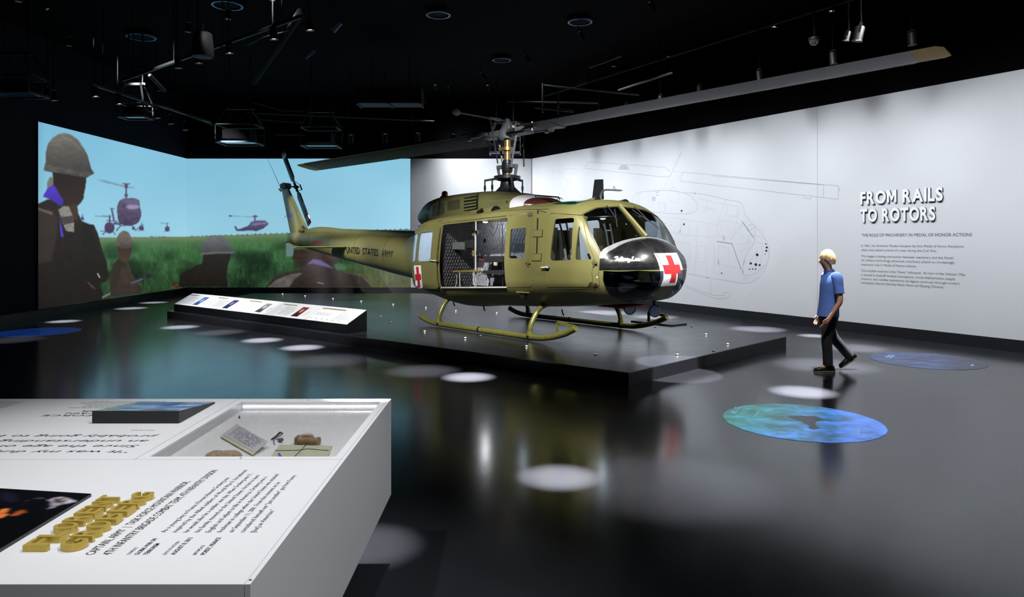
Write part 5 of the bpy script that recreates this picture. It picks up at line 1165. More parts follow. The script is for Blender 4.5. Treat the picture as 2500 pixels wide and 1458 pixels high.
MB().box2((1.25, .3, .78), (1.65, .9, 1.2)).build('cabin_seat_row', m_canv, heli, bevel=.04)

for (lx, ly, lz, wv) in ((.25, -.75, 1.93, 6), (2.35, .0, 1.96, 5), (1.2, -.7, 1.95, 3)):  # fill lamps added inside to brighten the cabin and cockpit
    cl2 = MB().lathe([(.05, 0), (.045, -.02), (.01, -.026)], (lx, ly, lz), n=14).build('added_fill_lamp', mat('added_fill_lens', (240, 240, 235), .3, emit=.8, emitcol=(250, 248, 240)), heli, 50)
    d_ = bpy.data.lights.new('added_fill_light', 'POINT'); d_.energy = wv; d_.specular_factor = 0.; d_.shadow_soft_size = .06; d_.color = (.95, .97, 1); lo = bpy.data.objects.new('added_fill_light', d_); COL.objects.link(lo); lo.parent = heli; lo.location = (lx, ly, lz-.10)
# ================================================================== WALL GRAPHICS on the white wall
def wtext(mb, s, u0, vb, u1, vt, off=.0315, **k):
    a = wall_hit(u0, vb, .03); b = wall_hit(u1, vb, .03); h = (wall_hit(u0, vt, .03).z-a.z)
    text_on(mb, s, a, WD, Vector((0, 0, 1)), width=(b-a).length, height=h, off=off-.03, **k); return mb
m_tit = mat('white_raised_letter', (236, 236, 240), .4, var=.01); m_side = mat('dark_letter_return', (52, 54, 60), .5)
ttl = empty('wall_title', (0, 0, 0)); tag(ttl, 'raised white letters reading FROM RAILS TO ROTORS on the white wall', 'sign')
def title(line, u0, vb, u1, vt):
    a = wall_hit(u0, vb, .03); b = wall_hit(u1, vb, .03); h = wall_hit(u0, vt, .03).z-a.z; W = (b-a).length
    KB = lambda c: .035; adv = {}; tot = 0
    for ch in line: V, _ = text_geo(ch if ch != ' ' else 'I', bold=KB(ch), res=5); adv[ch] = (V[:, 0].max()-V[:, 0].min()) if ch != ' ' else .28; 
    gap = .09; tot = sum(adv[c] for c in line)+gap*(len(line)-1); x = 0; sc = W/tot
    for ch in line:
        if ch != ' ':
            mb = MB(); text_on(mb, ch, a+WD*(x*sc), WD, Vector((0, 0, 1)), width=adv[ch]*sc, height=h, off=.028, depth=.006, bold=KB(ch), res=5); o = mb.build('letter', m_tit, ttl)
            mb = MB(); text_on(mb, ch, a+WD*(x*sc), WD, Vector((0, 0, 1)), width=adv[ch]*sc, height=h, off=.001, depth=.0265, bold=KB(ch), res=5); mb.build('letter_return', m_side, o)
        x += adv[ch]+gap
title('FROM RAILS', 2103, 498, 2303.8, 468.8); title('TO ROTORS', 2102.7, 540.8, 2285.5, 511)
mb = MB(); wtext(mb, 'THE ROLE OF MACHINERY IN MEDAL OF HONOR ACTIONS', 2104, 577.9, 2373.3, 570.6); mb.build('subtitle_print', m_pk, wr)
bl = MB()
for s, v, u1 in (("In 1862, the Andrews’ Raiders became the first Medal of Honor Recipients", 602.5, 2353), ('when they seized control of a train during the Civil War.', 612.9, 2288), ('This began a lasting connection between machinery and the Medal.', 627.9, 2329), ('As military technology advanced, machinery played an increasingly', 637.8, 2330), ('important role in Medal of Honor actions.', 648.4, 2237.5),
                 ('One notable machine is the “Huey” helicopter. An icon of the Vietnam War,', 663.2, 2358.5), ('it served in Dustoff medical evacuations, troop deployments, supply', 673.4, 2331.6), ('missions, and combat operations. Its legacy continues through modern', 683, 2343), ('helicopters like the Sikorsky Black Hawk and Boeing Chinook.', 692.6, 2304.7)):
    wtext(bl, s, 2102.5, v, u1, v-5.6)
bl.build('paragraph_print', mat('wall_text_ink', (74, 76, 84), .55), wr)
# line drawing of a helicopter
m_ln = mat('pale_grey_line', (150, 154, 163), .6); m_ln2 = mat('faint_grey_line', (176, 180, 188), .6)
dr = empty('wall_drawing', (0, 0, 0)); tag(dr, 'pale grey outline drawing of a helicopter on the white wall', 'drawing')
c5 = lambda p: (1340+p[0]/3.378, 360+p[1]/3.378)
def strokes(L, w_, m, name, closed=False, sm=False):
    mb = MB()
    for P in L:
        Q_ = [wall_hit(*c5(p), .0312) for p in P]
        if sm and len(Q_) > 2: Q_ = crom(Q_, 5)
        for a, b in zip(Q_[:-1], Q_[1:]):
            t = b-a
            if t.length < 1e-5: continue
            s = WN.cross(t).normalized()*w_; mb.add([a-s, b-s, b+s, a+s], [(0, 1, 2, 3)])
    o = mb.build(name, m, dr); o['kind'] = 'stuff'; return o
strokes([[(295, 165), (330, 118), (960, 165), (985, 190), (1000, 192)], [(297, 172), (930, 243), (1000, 238)], [(1080, 278), (1110, 205), (2390, 318), (2385, 428), (1080, 278)], [(1350, 235), (2265, 310), (2265, 415)], [(2105, 400), (2108, 420), (2160, 425), (2160, 405)], [(2390, 335), (2400, 350), (2390, 362)]], .0042, m_ln, 'blade_lines')
strokes([[(945, 345), (985, 255), (1030, 180), (1100, 35)], [(1000, 240), (1060, 95), (1098, 35)], [(25, 190), (130, 190), (140, 178), (228, 178), (228, 211), (25, 211), (25, 190)], [(82, 120), (85, 210), (110, 260)], [(100, 212), (270, 418), (330, 425)], [(86, 225), (95, 300), (140, 400), (165, 425)], [(1000, 262), (1022, 330), (1005, 350)], [(1040, 250), (1020, 300)], [(1030, 200), (1110, 205)], [(1110, 205), (1060, 250), (1080, 278)]], .0036, m_ln2, 'mast_lines')
strokes([[(690, 480), (698, 405), (750, 370), (950, 355), (1100, 372), (1180, 412), (1222, 470), (1215, 520), (1150, 546), (1000, 546), (780, 525)], [(1110, 370), (1290, 390), (1460, 430), (1585, 460), (1622, 560), (1690, 640), (1742, 690), (1790, 770), (1815, 850), (1802, 950), (1762, 1040), (1692, 1100), (1600, 1120), (1400, 1088), (1150, 1045)],
         [(1700, 655), (1692, 780), (1622, 900), (1600, 1045), (1700, 1040), (1790, 965)], [(1130, 1155), (1330, 1232), (1430, 1250), (1488, 1228), (1490, 1202), (1440, 1198), (1436, 1220), (1340, 1215), (1130, 1140)], [(735, 380), (722, 430), (728, 480)], [(755, 372), (742, 430), (748, 500)], [(1690, 640), (1650, 640), (1640, 690), (1700, 655)]], .004, m_ln, 'body_lines', sm=True)
strokes([[(1460, 430), (1405, 600), (1382, 742)], [(1582, 460), (1552, 605), (1518, 745)], [(1410, 600), (1556, 622)], [(1430, 620), (1405, 735), (1515, 755)], [(1455, 470), (1560, 490), (1545, 580)], [(1475, 480), (1460, 560), (1540, 572)], [(1220, 755), (1205, 1045)], [(1312, 780), (1296, 1055)], [(1365, 760), (1360, 1060)], [(1230, 810), (1290, 815), (1284, 950), (1224, 945), (1230, 810)], [(1048, 780), (1160, 800), (1160, 930), (1080, 915)], [(840, 655), (1100, 720), (1380, 745)], [(880, 560), (1160, 600), (1400, 642)],
         [(1400, 790), (1395, 962), (1568, 1002)], [(1400, 815), (1480, 830)], [(1480, 830), (1480, 980)], [(1330, 1085), (1326, 1222)], [(1345, 1085), (1340, 1215)], [(860, 545), (870, 600)], [(990, 330), (1080, 385), (1060, 460), (985, 440), (990, 380)], [(1010, 330), (1050, 330), (1045, 360), (1012, 360)], [(905, 450), (962, 455), (960, 525), (908, 520), (905, 450)], [(912, 460), (956, 463), (952, 518)], [(1225, 420), (1450, 470)], [(1250, 480), (1380, 510)], [(1300, 440), (1295, 540)], [(1270, 530), (1300, 500), (1345, 510), (1350, 545)], [(1100, 560), (1080, 720)], [(1160, 600), (1150, 730)], [(1230, 640), (1220, 740)], [(1320, 630), (1310, 745)], [(1560, 660), (1640, 600)], [(1560, 700), (1650, 770)], [(1550, 800), (1640, 790)], [(1560, 870), (1620, 830)], [(1700, 720), (1780, 760)], [(1700, 780), (1765, 790)], [(1640, 960), (1720, 850)], [(1720, 840), (1700, 1030)], [(1760, 790), (1745, 990)], [(1605, 1080), (1700, 1070), (1780, 1000)], [(1612, 1050), (1612, 1118)], [(1375, 1030), (1395, 1050), (1420, 1030), (1445, 1058)], [(1150, 1045), (1205, 1045)], [(1510, 745), (1600, 640)], [(1650, 680), (1670, 740), (1640, 720), (1668, 790), (1630, 770), (1655, 850), (1615, 820)]], .0032, m_ln2, 'frame_lines')
strokes([[(1385, 775), (1510, 795), (1588, 1012)], [(1592, 610), (1690, 745)], [(1440, 728), (1446, 768)], [(1396, 922), (1402, 968)], [(1612, 930), (1606, 965)], [(1600, 1015), (1598, 1048)], [(1112, 622), (1106, 648)], [(1082, 680), (1080, 705)], [(1210, 372), (1206, 388)], [(890, 375), (880, 360)], [(900, 375), (908, 358)], [(886, 393), (900, 393)], [(858, 405), (852, 440)], [(868, 407), (862, 442)], [(878, 409), (872, 444)]], .006, mat('dark_line', (74, 78, 86), .6), 'dark_lines')
db = MB()
for x, y, r in ((1790, 797, 6), (1797, 825, 9), (1793, 853, 9), (1783, 882, 4), (1718, 886, 12), (1665, 957, 10), (1707, 967, 12), (1738, 971, 9), (1655, 1005, 6), (1681, 1003, 6), (1705, 1005, 6), (1095, 523, 8), (1116, 634, 7), (1425, 1038, 6), (893, 706, 3), (957, 630, 3), (1005, 643, 3), (1308, 1075, 4), (960, 718, 3), (968, 730, 3), (1030, 765, 3), (1037, 775, 3)):
    Q_ = [wall_hit(*c5((x+r*math.cos(a), y+r*math.sin(a))), .0313) for a in np.linspace(0, 2*math.pi, 10, endpoint=False)]; db.add(Q_, [tuple(range(10))])
o = db.build('black_dots', mat('drawing_black', (26, 28, 32), .6), dr); o['kind'] = 'stuff'
Q_ = [wall_hit(*c5(p), .0311) for p in ((575, 185), (578, 165), (590, 148), (612, 142), (640, 144), (658, 160), (664, 186))]
MB().add(Q_, [tuple(range(7))]).build('grey_dome_mark', mat('mid_grey_print', (178, 182, 190), .6), dr)
# ================================================================== WALKING VISITOR
PXC = ground(2022, 905)
vis = empty('person', (PXC[0], PXC[1], 0), math.pi); tag(vis, 'visitor with fair hair in blue polo shirt and dark trousers walking past the wall', 'person')
def skinmesh(name, pts, edges, rad, m, sub=2, root=0, parent=vis):
    me = bpy.data.meshes.new(name); bm = bmesh.new(); vs_ = [bm.verts.new(p) for p in pts]
    for a, b in edges: bm.edges.new((vs_[a], vs_[b]))
    ly = bm.verts.layers.skin.verify(); bm.verts.ensure_lookup_table()
    for v, r in zip(bm.verts, rad): v[ly].radius = r if hasattr(r, '__len__') else (r, r)
    bm.verts[root][ly].use_root = True
    bm.to_mesh(me); bm.free(); o = bpy.data.objects.new('tmp', me); COL.objects.link(o)
    sk = o.modifiers.new('s', 'SKIN'); sk.use_smooth_shade = True
    sb_ = o.modifiers.new('u', 'SUBSURF'); sb_.levels = sub; sb_.render_levels = sub
    dg = bpy.context.evaluated_depsgraph_get(); dg.update(); r = bpy.data.meshes.new_from_object(o.evaluated_get(dg)); r.name = name; bpy.data.objects.remove(o)
    smooth(r, 80); return obj(name, r, m, parent)
m_skin = mat('skin', (200, 150, 122), .55, var=.05, scale=12); m_polo = mat('blue_polo_cloth', (96, 132, 214), .8, var=.08, scale=20); m_trs = mat('dark_trouser_cloth', (34, 35, 42), .85, var=.12, scale=14); m_hair = mat('fair_hair', (206, 176, 132), .6, var=.22, scale=40, aniso=(1, 1, .2)); m_shoe = mat('black_shoe_leather', (18, 18, 20), .4)
# local frame: +x forward (to the left in the picture), +y to the visitor's left is -y world -> local y up to the far side
J = {'pel': (0, 0, .84), 'wst': (-.012, 0, .98), 'che': (-.035, 0, 1.16), 'nkb': (-.03, 0, 1.315), 'nk': (.0, 0, 1.365), 'hd0': (.022, 0, 1.43), 'hd1': (.032, 0, 1.50), 'hd2': (.022, 0, 1.56)}
P = []; E_ = []; R_ = []; ID = {}
def jt(k, p, r, par=None):
    ID[k] = len(P); P.append(p); R_.append(r)
    if par: E_.append((ID[par], ID[k]))
jt('pel', J['pel'], (.09, .085)); jt('wst', J['wst'], (.085, .08), 'pel'); jt('che', J['che'], (.09, .085), 'wst'); jt('nkb', J['nkb'], (.07, .065), 'che'); jt('nk', J['nk'], .048, 'nkb'); jt('hd0', J['hd0'], (.062, .072), 'nk'); jt('hd1', J['hd1'], (.076, .094), 'hd0'); jt('hd2', J['hd2'], (.062, .078), 'hd1')
ARM = {}
for s, el, wr_ in ((1, (-.06, .235, .955), (.075, .215, .735)), (-1, (-.10, -.235, .96), (.0, -.24, .745))):
    n = 'L' if s > 0 else 'R'; sh = (-.045, s*.165, 1.262)
    jt(n+'sh', sh, .048, 'che'); jt(n+'el', el, .040, n+'sh'); jt(n+'wr', wr_, .026, n+'el')
    d = (Vector(wr_)-Vector(el)).normalized(); pm = Vector(wr_)+d*.06; jt(n+'pa', tuple(pm), (.022, .034), n+'wr')
    sd = Vector((1, 0, .25)).normalized()
    for i, (o, l) in enumerate(((.028, .07), (.010, .08), (-.009, .075), (-.026, .058))):
        a = pm+sd*o+d*.035; b = a+d*l*.5+Vector((.004, -s*.008, 0)); c = b+(d+Vector((.1, -s*.35, 0))).normalized()*l*.5
        jt(n+'f%d' % i, tuple(a), .0095, n+'pa'); jt(n+'g%d' % i, tuple(b), .0088, n+'f%d' % i); jt(n+'h%d' % i, tuple(c), .0075, n+'g%d' % i)
    t0_ = Vector(wr_)+d*.03+sd*.03; jt(n+'t0', tuple(t0_), .0105, n+'wr'); jt(n+'t1', tuple(t0_+(d+sd*.55).normalized()*.04), .0095, n+'t0'); jt(n+'t2', tuple(t0_+(d*1.3+sd*.3).normalized()*.068), .008, n+'t1')
LEG = (('L', 1, (.06, .095, .455), (.045, .095, .085), (.15, .09, .04)), ('R', -1, (-.10, -.095, .46), (-.335, -.09, .165), (-.26, -.09, .055)))
for n, s, kn, an, to in LEG:
    jt(n+'hp', (0, s*.085, .80), .065, 'pel'); jt(n+'kn', kn, .05, n+'hp'); jt(n+'an', an, .034, n+'kn'); jt(n+'to', to, .034, n+'an')
skinmesh('body', P, E_, R_, m_skin, 2)
# clothes follow the body
def ering(c, rx, ry, n=22, tilt=0.): return [Vector((c[0]+rx*math.cos(t), c[1]+ry*math.sin(t), c[2]+tilt*math.cos(t))) for t in np.linspace(0, 2*math.pi, n, endpoint=False)]
def limb(mb, pts, rad, n=14): mb.tube(crom(pts, 5), list(np.interp(np.linspace(0, len(rad)-1, (len(pts)-1)*5+1), range(len(rad)), rad)), n); return mb
sh = MB(); prof = [(.74, .005, .132, .178), (.80, .002, .128, .176), (.90, -.006, .118, .166), (1.0, -.016, .118, .166), (1.10, -.028, .124, .176), (1.18, -.036, .126, .186), (1.25, -.038, .112, .180), (1.30, -.034, .085, .130), (1.33, -.026, .066, .082), (1.335, -.02, .055, .06)]
sh.rings([ering((x, 0, z), a, b_, 24) for z, x, a, b_ in [(p[0], p[1], p[2], p[3]) for p in prof]])
for n_, s_g in (('L', 1), ('R', -1)):
    a = Vector(P[ID[n_+'sh']]); e = Vector(P[ID[n_+'el']]); a2 = a+Vector((.0, -s_g*.06, .012)); limb(sh, [a2, a, a.lerp(e, .4), a.lerp(e, .68)], [.062, .070, .064, .062])
sh.build('polo_shirt', m_polo, vis, 60)
rg = []
for h, r0 in ((-.006, .074), (.012, .070), (.034, .062), (.032, .054), (.006, .055)): rg.append(ering((-.016+.3*h, 0, 1.325+h), r0, r0*.95, 16, -.012))
MB().rings(rg, cap=False).build('shirt_collar', mat('navy_collar', (60, 84, 160), .8), vis, 60)
tr = MB(); tr.rings([ering((0, 0, z), a, b_, 24) for z, a, b_ in ((.66, .10, .165), (.72, .118, .172), (.80, .120, .168), (.86, .112, .158))])
for n_, s_g, kn, an, to in LEG:
    k = Vector(kn); an_ = Vector(an); limb(tr, [Vector((0, s_g*.082, .80)), Vector((.01 if s_g > 0 else -.02, s_g*.088, .66)), k, k.lerp(an_, .5), an_+Vector((.0, 0, .012))], [.088, .092, .070, .064, .064])
tr.build('trousers', m_trs, vis, 60)
def shoe(an, pitch, y):
    rg = []; R3 = Matrix.Rotation(pitch, 3, 'Y')
    for x, w_, h, z0 in ((-.085, .028, .05, .0), (-.07, .036, .085, .0), (-.02, .038, .10, .0), (.04, .038, .075, .0), (.10, .046, .058, .0), (.15, .042, .05, .0), (.18, .026, .036, .005), (.188, .01, .02, .01)):
        r = []
        for k in range(14):
            a = 2*math.pi*k/14; c, s = math.cos(a), math.sin(a); r.append(Vector((x, w_*math.copysign(abs(c)**.7, c), z0+h/2+h/2*math.copysign(abs(s)**.8, s))))
        rg.append(r)
    o = Vector(an)
    rg = [[R3 @ p+o for p in r] for r in rg]; s_ = MB().rings(rg).build('shoe', m_shoe, vis, 60)
    so = [[R3 @ Vector((x, w_*q, -.004))+o for q in (-1, 1)] for x, w_ in ((-.088, .03), (-.02, .04), (.10, .048), (.16, .042), (.192, .012))]
    po = [a for a, b in so]+[b for a, b in so[::-1]]; MB().prism(po, R3 @ Vector((0, 0, .016))).build('sole', mat('pale_sole', (120, 116, 104), .6), s_)
shoe((.045, .095, .006), 0, .095); shoe((-.36, -.09, .125), math.radians(33), -.09)
# hair, face
hc = Vector((.012, 0, 1.525)); hr = []
for i in range(9):
    a = math.pi*(i/8)*.62+.001; hr.append([hc+Vector((.106*math.sin(a)*math.cos(t)*(1.0 if math.cos(t) < 0 else .93)-.004, .086*math.sin(a)*math.sin(t), .112*math.cos(a)-(.045*(1 if math.cos(t) < .2 else 0)*(i/8)**2)+.006*math.sin(9*t+i))) for t in np.linspace(0, 2*math.pi, 28, endpoint=False)])
MB().rings(hr[::-1]).build('hair', m_hair, vis, 70)
MB().tube([(.1, 0, 1.505), (.122, 0, 1.482), (.128, 0, 1.470), (.108, 0, 1.462)], [.007, .010, .012, .006], 10).build('nose', m_skin, vis, 70)
for s in (1, -1):
    MB().ball((.092, s*.030, 1.500), .0105, 10, 6).build('eye', mat('eye_dark', (60, 48, 42), .3), vis, 60); MB().tube([(.098, s*.014, 1.517), (.096, s*.045, 1.516)], .004, 6).build('eyebrow', mat('brow_brown', (136, 106, 74), .7), vis)
    MB().tube([(.010, s*.076, 1.52), (-.004, s*.082, 1.505), (.0, s*.080, 1.485), (.012, s*.074, 1.476)], [.008, .011, .009, .006], 8).build('ear', m_skin, vis, 60)
MB().tube([(.104, -.022, 1.445), (.110, 0, 1.447), (.104, .022, 1.445)], [.003, .006, .003], 8).build('mouth', mat('lips', (176, 96, 92), .5), vis, 60)
# ================================================================== CEILING: tracks, lights, projectors, ducts
m_blk = mat('black_metal', (12, 12, 14), .55, .0, var=.15, spec=.3); m_blk2 = mat('black_matt_metal', (7, 7, 9), .8, var=.2, spec=.1); m_grm = mat('grey_conduit', (52, 54, 58), .4, .5)
m_lens = mat('lit_lens', (255, 250, 240), .3, emit=9., emitcol=(255, 250, 240)); m_lensd = mat('faint_lens', (200, 200, 205), .3, emit=1.2, emitcol=(240, 240, 245))
ORD = ['first', 'second', 'third', 'fourth', 'fifth', 'sixth', 'seventh', 'eighth', 'ninth', 'tenth', 'eleventh', 'twelfth']
def track(a, b, label):
    r = empty('light_track', (0, 0, 0)); a, b = Vector(a), Vector(b); tag(r, label, 'track')
    MB().bar(a, b, .05, .045).build('rail', m_blk, r); MB().bar(a-Vector((0, 0, .024)), b-Vector((0, 0, .024)), .016, .006).build('slot', mat('blue_grey_rail', (70, 90, 120), .3, .6), r)
    for t in (.08, .36, .64, .92): p = a.lerp(b, t); MB().cyl(p, (p.x, p.y, 6.39), .008, n=6).build('hanger_rod', m_blk2, r)
    return r
_proto = {}
def fixture(pos, target, label, group='ceiling spotlights', lit=True, watts=0, angle=10, blend=.5, col=(1, .97, .93), top=None, size=1., soft=.04):
    """pos = centre of the lens"""
    pos, target = Vector(pos), Vector(target); d = (target-pos).normalized(); r = empty('track_spotlight', pos)
    tag(r, label, 'spotlight', group)
    q = d.to_track_quat('-Z', 'Y').to_matrix(); k = ('c', lit, size)
    if k not in _proto:
        s = size
        _proto[k] = (MB().lathe([(.045*s, .17*s), (.052*s, .16*s), (.052*s, .02*s), (.060*s, .0), (.054*s, .0), (.046*s, .03*s)], n=18, cap=False).mesh('can'), MB().lathe([(.046*s, .022*s), (.02*s, .018*s), (.002*s, .017*s)], n=18).mesh('lens'),
                     MB().box((0, 0, .20*s), (.11*s, .03*s, .012*s)).box((.055*s, 0, .15*s), (.006*s, .03*s, .11*s)).box((-.055*s, 0, .15*s), (.006*s, .03*s, .11*s)).mesh('yoke'))
        smooth(_proto[k][0], 40); smooth(_proto[k][1], 60)
    for nm, me, mm in zip(('can', 'lens', 'yoke'), _proto[k], (m_blk, m_lens if lit else m_lensd, m_blk)):
        o = obj(nm, me, None, r); o.rotation_euler = q.to_euler()
        if not me.materials: me.materials.append(mm)
    up = Vector((0, 0, 1)); st = -d*.20*size; tz = (top if top is not None else 6.39)-pos.z
    MB().cyl(st, (st.x, st.y, tz), .010, n=6).build('stem', m_blk2, r)
    if watts: spot((pos+d*.03), target, watts, angle, blend, col, soft)
    return r
# --- visible track at the upper left
TA = [(757, 75), (669, 97), (561, 131), (486, 155), (436, 167)]
track(atz(735, 40, 5.0), atz(300, 196, 5.0), 'long black light track running across the upper left ceiling')
for i, (u, v) in enumerate(TA): p = atz(u, v, 4.80); fixture(p, p+Vector((.25, .1, -3)), f'black spotlight, {ORD[len(TA)-1-i]} from the left on the upper left track', watts=60, angle=35, size=1.1)
TB = [(234, 237), (292, 255), (385, 289), (418, 303), (453, 318)]
track(atz(222, 205, 4.8), atz(515, 298, 4.8), 'short black light track above the left wall screen')
for i, (u, v) in enumerate(TB): p = atz(u, v, 4.58); fixture(p, p+Vector((.5, 0, -3)), f'black spotlight, {ORD[i]} from the left above the left wall screen', watts=40, angle=30, size=1.2)
# --- wall washers along the white wall
track(wpt(2.6, 5.9, 1.3), wpt(19, 5.9, 1.3), 'long black light track running parallel to the white wall')
for i, t in enumerate((3.4, 4.3, 5.3, 6.4, 7.6, 8.8, 10.4, 12.0, 13.4, 15.2)):
    p = wpt(t, 4.86, 1.3); fixture(p, wpt(t+.1, 1.0, .9), f'black spotlight, {ORD[i]} from the far end of the white wall track', watts=55, angle=60, blend=1., size=1.2, lit=True)
for i, (u, v) in enumerate([(858, 349), (941, 347), (1021, 345), (1108, 347)]): p = atz(u, v, 4.42); fixture(p, p+Vector((0, 1.2, -3)), f'small black spotlight, {ORD[i]} from the left above the back wall', size=1.3)
for i, (u, v, s) in enumerate([(2092, 101, 'right'), (2065, 100, 'left')]): p = atdepth(u, v, 10.2); fixture(p, p+Vector((-.6, .3, -3)), f'black spotlight hanging below the rotor tip, {s} one of the pair', size=1.25 if i == 0 else .8)
for i, (u, v) in enumerate([(118, 235), (133, 246)]): p = atz(u, v, 4.55); fixture(p, p+Vector((.3, 0, -3)), f'small black spotlight near the left edge, {"upper" if i == 0 else "lower"} one', size=1.1, lit=i == 1)
# --- wide washers, key lights, floor pools (most hang above the picture)
COOL = (.955, .975, 1.0)
for i, t in enumerate((-.6, 1.2, 3.2, 5.4, 7.6, 9.8, 12.0, 14.2, 16.6)): p = wpt(t, 6.05, 3.5); fixture(p, wpt(t, 1.7), f'black wide beam spotlight washing the white wall, {ORD[i]} from the far end', 'wall washers', watts=1120 if 0 < t < 9 else 900, angle=70, blend=1., col=COOL, soft=.45)
for x, sd_ in ((-2.2, 'left'), (-.7, 'right')): fixture((x, 20.6, 6.05), (x, 23.6, 1.9), f'black wide beam spotlight washing the back wall, {sd_} one', 'back wall washers', watts=340, angle=62, blend=1., col=COOL, soft=.12)
KEY = [((-3.2, 7.6, 6.0), (-1.2, 12.6, 1.3), 1500, 34), ((-.6, 6.2, 6.0), (1.0, 11.6, 1.25), 1500, 34), ((2.6, 6.2, 6.0), (1.9, 11.2, 1.1), 1400, 30), ((6.2, 9.4, 6.0), (2.4, 11.6, 1.3), 900, 26), ((-6.8, 11.6, 6.0), (-5.2, 17.2, 1.7), 1900, 34), ((-3.6, 10.2, 6.0), (-3.4, 15.6, 1.4), 1400, 34), ((.4, 7.4, 5.3), (-.05, 13.4, 3.3), 1500, 14), ((-6.4, 10.4, 6.0), (-5.9, 15.2, .4), 1700, 30), ((-3.6, 8.2, 6.0), (-3.6, 13.2, .4), 1500, 28), ((-8.6, 13.5, 6.0), (-6.3, 20.2, 2.6), 2400, 18)]
KEY.sort(key=lambda q: q[0][0])
for i, (a, b, w_, an) in enumerate(KEY): w_ *= 2.2; fixture(a, b, f'black ceiling spotlight aimed at the helicopter, {ORD[i]} from the left', 'helicopter key lights', watts=w_, angle=an, blend=.8, col=(1, .985, .95), soft=.06)
for i, (a, b, w_, an) in enumerate((((-2.2, 1.4, 6.0), (-1.4, 2.5, .9), 560, 40), ((-.4, 4.2, 6.0), (-1.6, 3.0, .9), 400, 40), ((2.4, .6, 6.0), (-.66, 2.8, .5), 900, 30))): fixture(a, b, f'black ceiling spotlight aimed at the display table, {ORD[i]} from the left', 'table lights', watts=w_, angle=an, blend=.8, col=(.97, .98, 1), soft=.08)
POOL = [(640, 831, 80, 1, .85), (737, 849, 85, 1, .85), (1143, 921, 105, 1, .85), (1365, 1165, 165, .55, .7), (1960, 957, 130, 1, .85), (440, 799, 72, .9, .85), (155, 785, 62, .8, .85), (320, 753, 60, .8, .85), (375, 739, 52, .7, .85), (1985, 820, 60, .9, .85), (2015, 893, 200, .45, .9), (1030, 906, 150, .22, 1.), (2085, 850, 130, .5, 1.), (1850, 804, 110, .6, 1.),
        (1660, 1185, 420, .13, 1.), (890, 1335, 230, .22, 1.), (1470, 764, 110, .8, 1.), (1600, 774, 90, .6, 1.), (800, 880, 170, .16, 1.), (535, 812, 100, .25, 1.), (30, 830, 120, .1, 1.)]
ORD2 = ORD+['thirteenth', 'fourteenth', 'fifteenth', 'sixteenth', 'seventeenth', 'eighteenth', 'nineteenth', 'twentieth', 'twenty-first', 'twenty-second', 'twenty-third', 'twenty-fourth']
POOL.sort(key=lambda q: q[0])
for i, (u, v, w_, k, bl_) in enumerate(POOL):
    g = ground(u, v); D = g[1]; r_ = w_*D/FPX/2; zl = 5.9; h = zl
    fixture((g[0]+.25, g[1]-.2, zl), (g[0], g[1], 0), f'black ceiling downlight lighting a floor pool, {ORD2[i]} pool from the left', 'floor pool downlights', watts=(56000 if k > .5 else 34000)*k, angle=2*math.degrees(math.atan(r_*1.4/h)), blend=1., col=(1, .98, .95), soft=.02)
p_ = atz(1660, 885, PL); fixture((p_.x+.8, p_.y-1.2, 6.0), p_, 'black ceiling spotlight lighting the platform corner', watts=9000, angle=11, blend=.15, soft=.02)
fixture((3.4, 7.6, 5.9), (PXC[0], PXC[1], .9), 'black ceiling spotlight aimed at the walking visitor', watts=900, angle=20, blend=.9, soft=.05)
# --- projectors in cages
def projector(u0, u1, vtop, vbot, D, label, tilt=0.):
    a = atdepth(u0, vbot, D); b = atdepth(u1, vtop, D); W = b.x-a.x; H = b.z-a.z; r = empty('projector', ((a.x+b.x)/2, D, a.z)); tag(r, label, 'projector')
    dp = W*.75
    MB().box((0, 0, H*.48), (W*.72, dp*.8, H*.55)).build('casing', m_blk2, r, bevel=.02); MB().cyl((0, dp*.38, H*.5), (0, dp*.50, H*.5), .09, .1, 16).build('lens_barrel', m_blk, r, 40)
    pl_ = mat('plate_painted_reflection', (96, 140, 186), .12, spec=.8)  # blue reflection of the screens painted into the plate colour
    MB().box((0, 0, H*.05), (W, dp, .012)).build('glass_plate', pl_, r)
    for sx in (-1, 1):
        MB().bar((sx*W/2, -dp/2, .0), (sx*W/2, dp/2, .0), .03, .03).build('cage_bar', m_grm, r); MB().bar((sx*W/2, -dp/2, H), (sx*W/2, dp/2, H), .03, .03).build('cage_bar', m_blk, r)
        for sy in (-1, 1): MB().bar((sx*W/2, sy*dp/2, 0), (sx*W/2, sy*dp/2, H), .025, .025).build('cage_post', m_blk, r); MB().bar((sx*W*.5, sy*dp*.5, H), (sx*W*.28, sy*dp*.2, H+.45), .03, .03).build('cage_arm', m_blk, r)
        MB().bar((-W/2, sx*dp/2, 0), (W/2, sx*dp/2, 0), .03, .03).build('cage_bar', m_grm, r); MB().bar((-W/2, sx*dp/2, H), (W/2, sx*dp/2, H), .02, .02).build('cage_bar', m_grm, r)
        MB().cyl((sx*W*.28, 0, H+.42), (sx*W*.28, 0, 6.39-a.z), .018, n=8).build('drop_rod', m_blk, r); 
    MB().bar((-W*.4, 0, H+.44), (W*.4, 0, H+.44), .05, .05).build('cross_bar', m_blk, r)
    MB().tube(crom([(W*.3, 0, H*.7), (W*.55, .1, H*.5), (W*.6, .1, H*1.1), (W*.3, .05, H+.4)], 6), .012, 6).build('cable', m_blk, r, 60)
projector(540, 632, 308, 351, 18.0, 'black caged projector hanging left of the tail rotor'); projector(742, 826, 314, 358, 18.6, 'black caged projector hanging above the rotor blade tip')
projector(300, 362, 255, 288, 15.5, 'small black caged projector above the left wall screen'); projector(1196, 1270, 338, 376, 20.5, 'black caged projector hanging behind the rotor mast'); projector(-10, 96, 190, 232, 13.0, 'black caged projector at the far left edge')
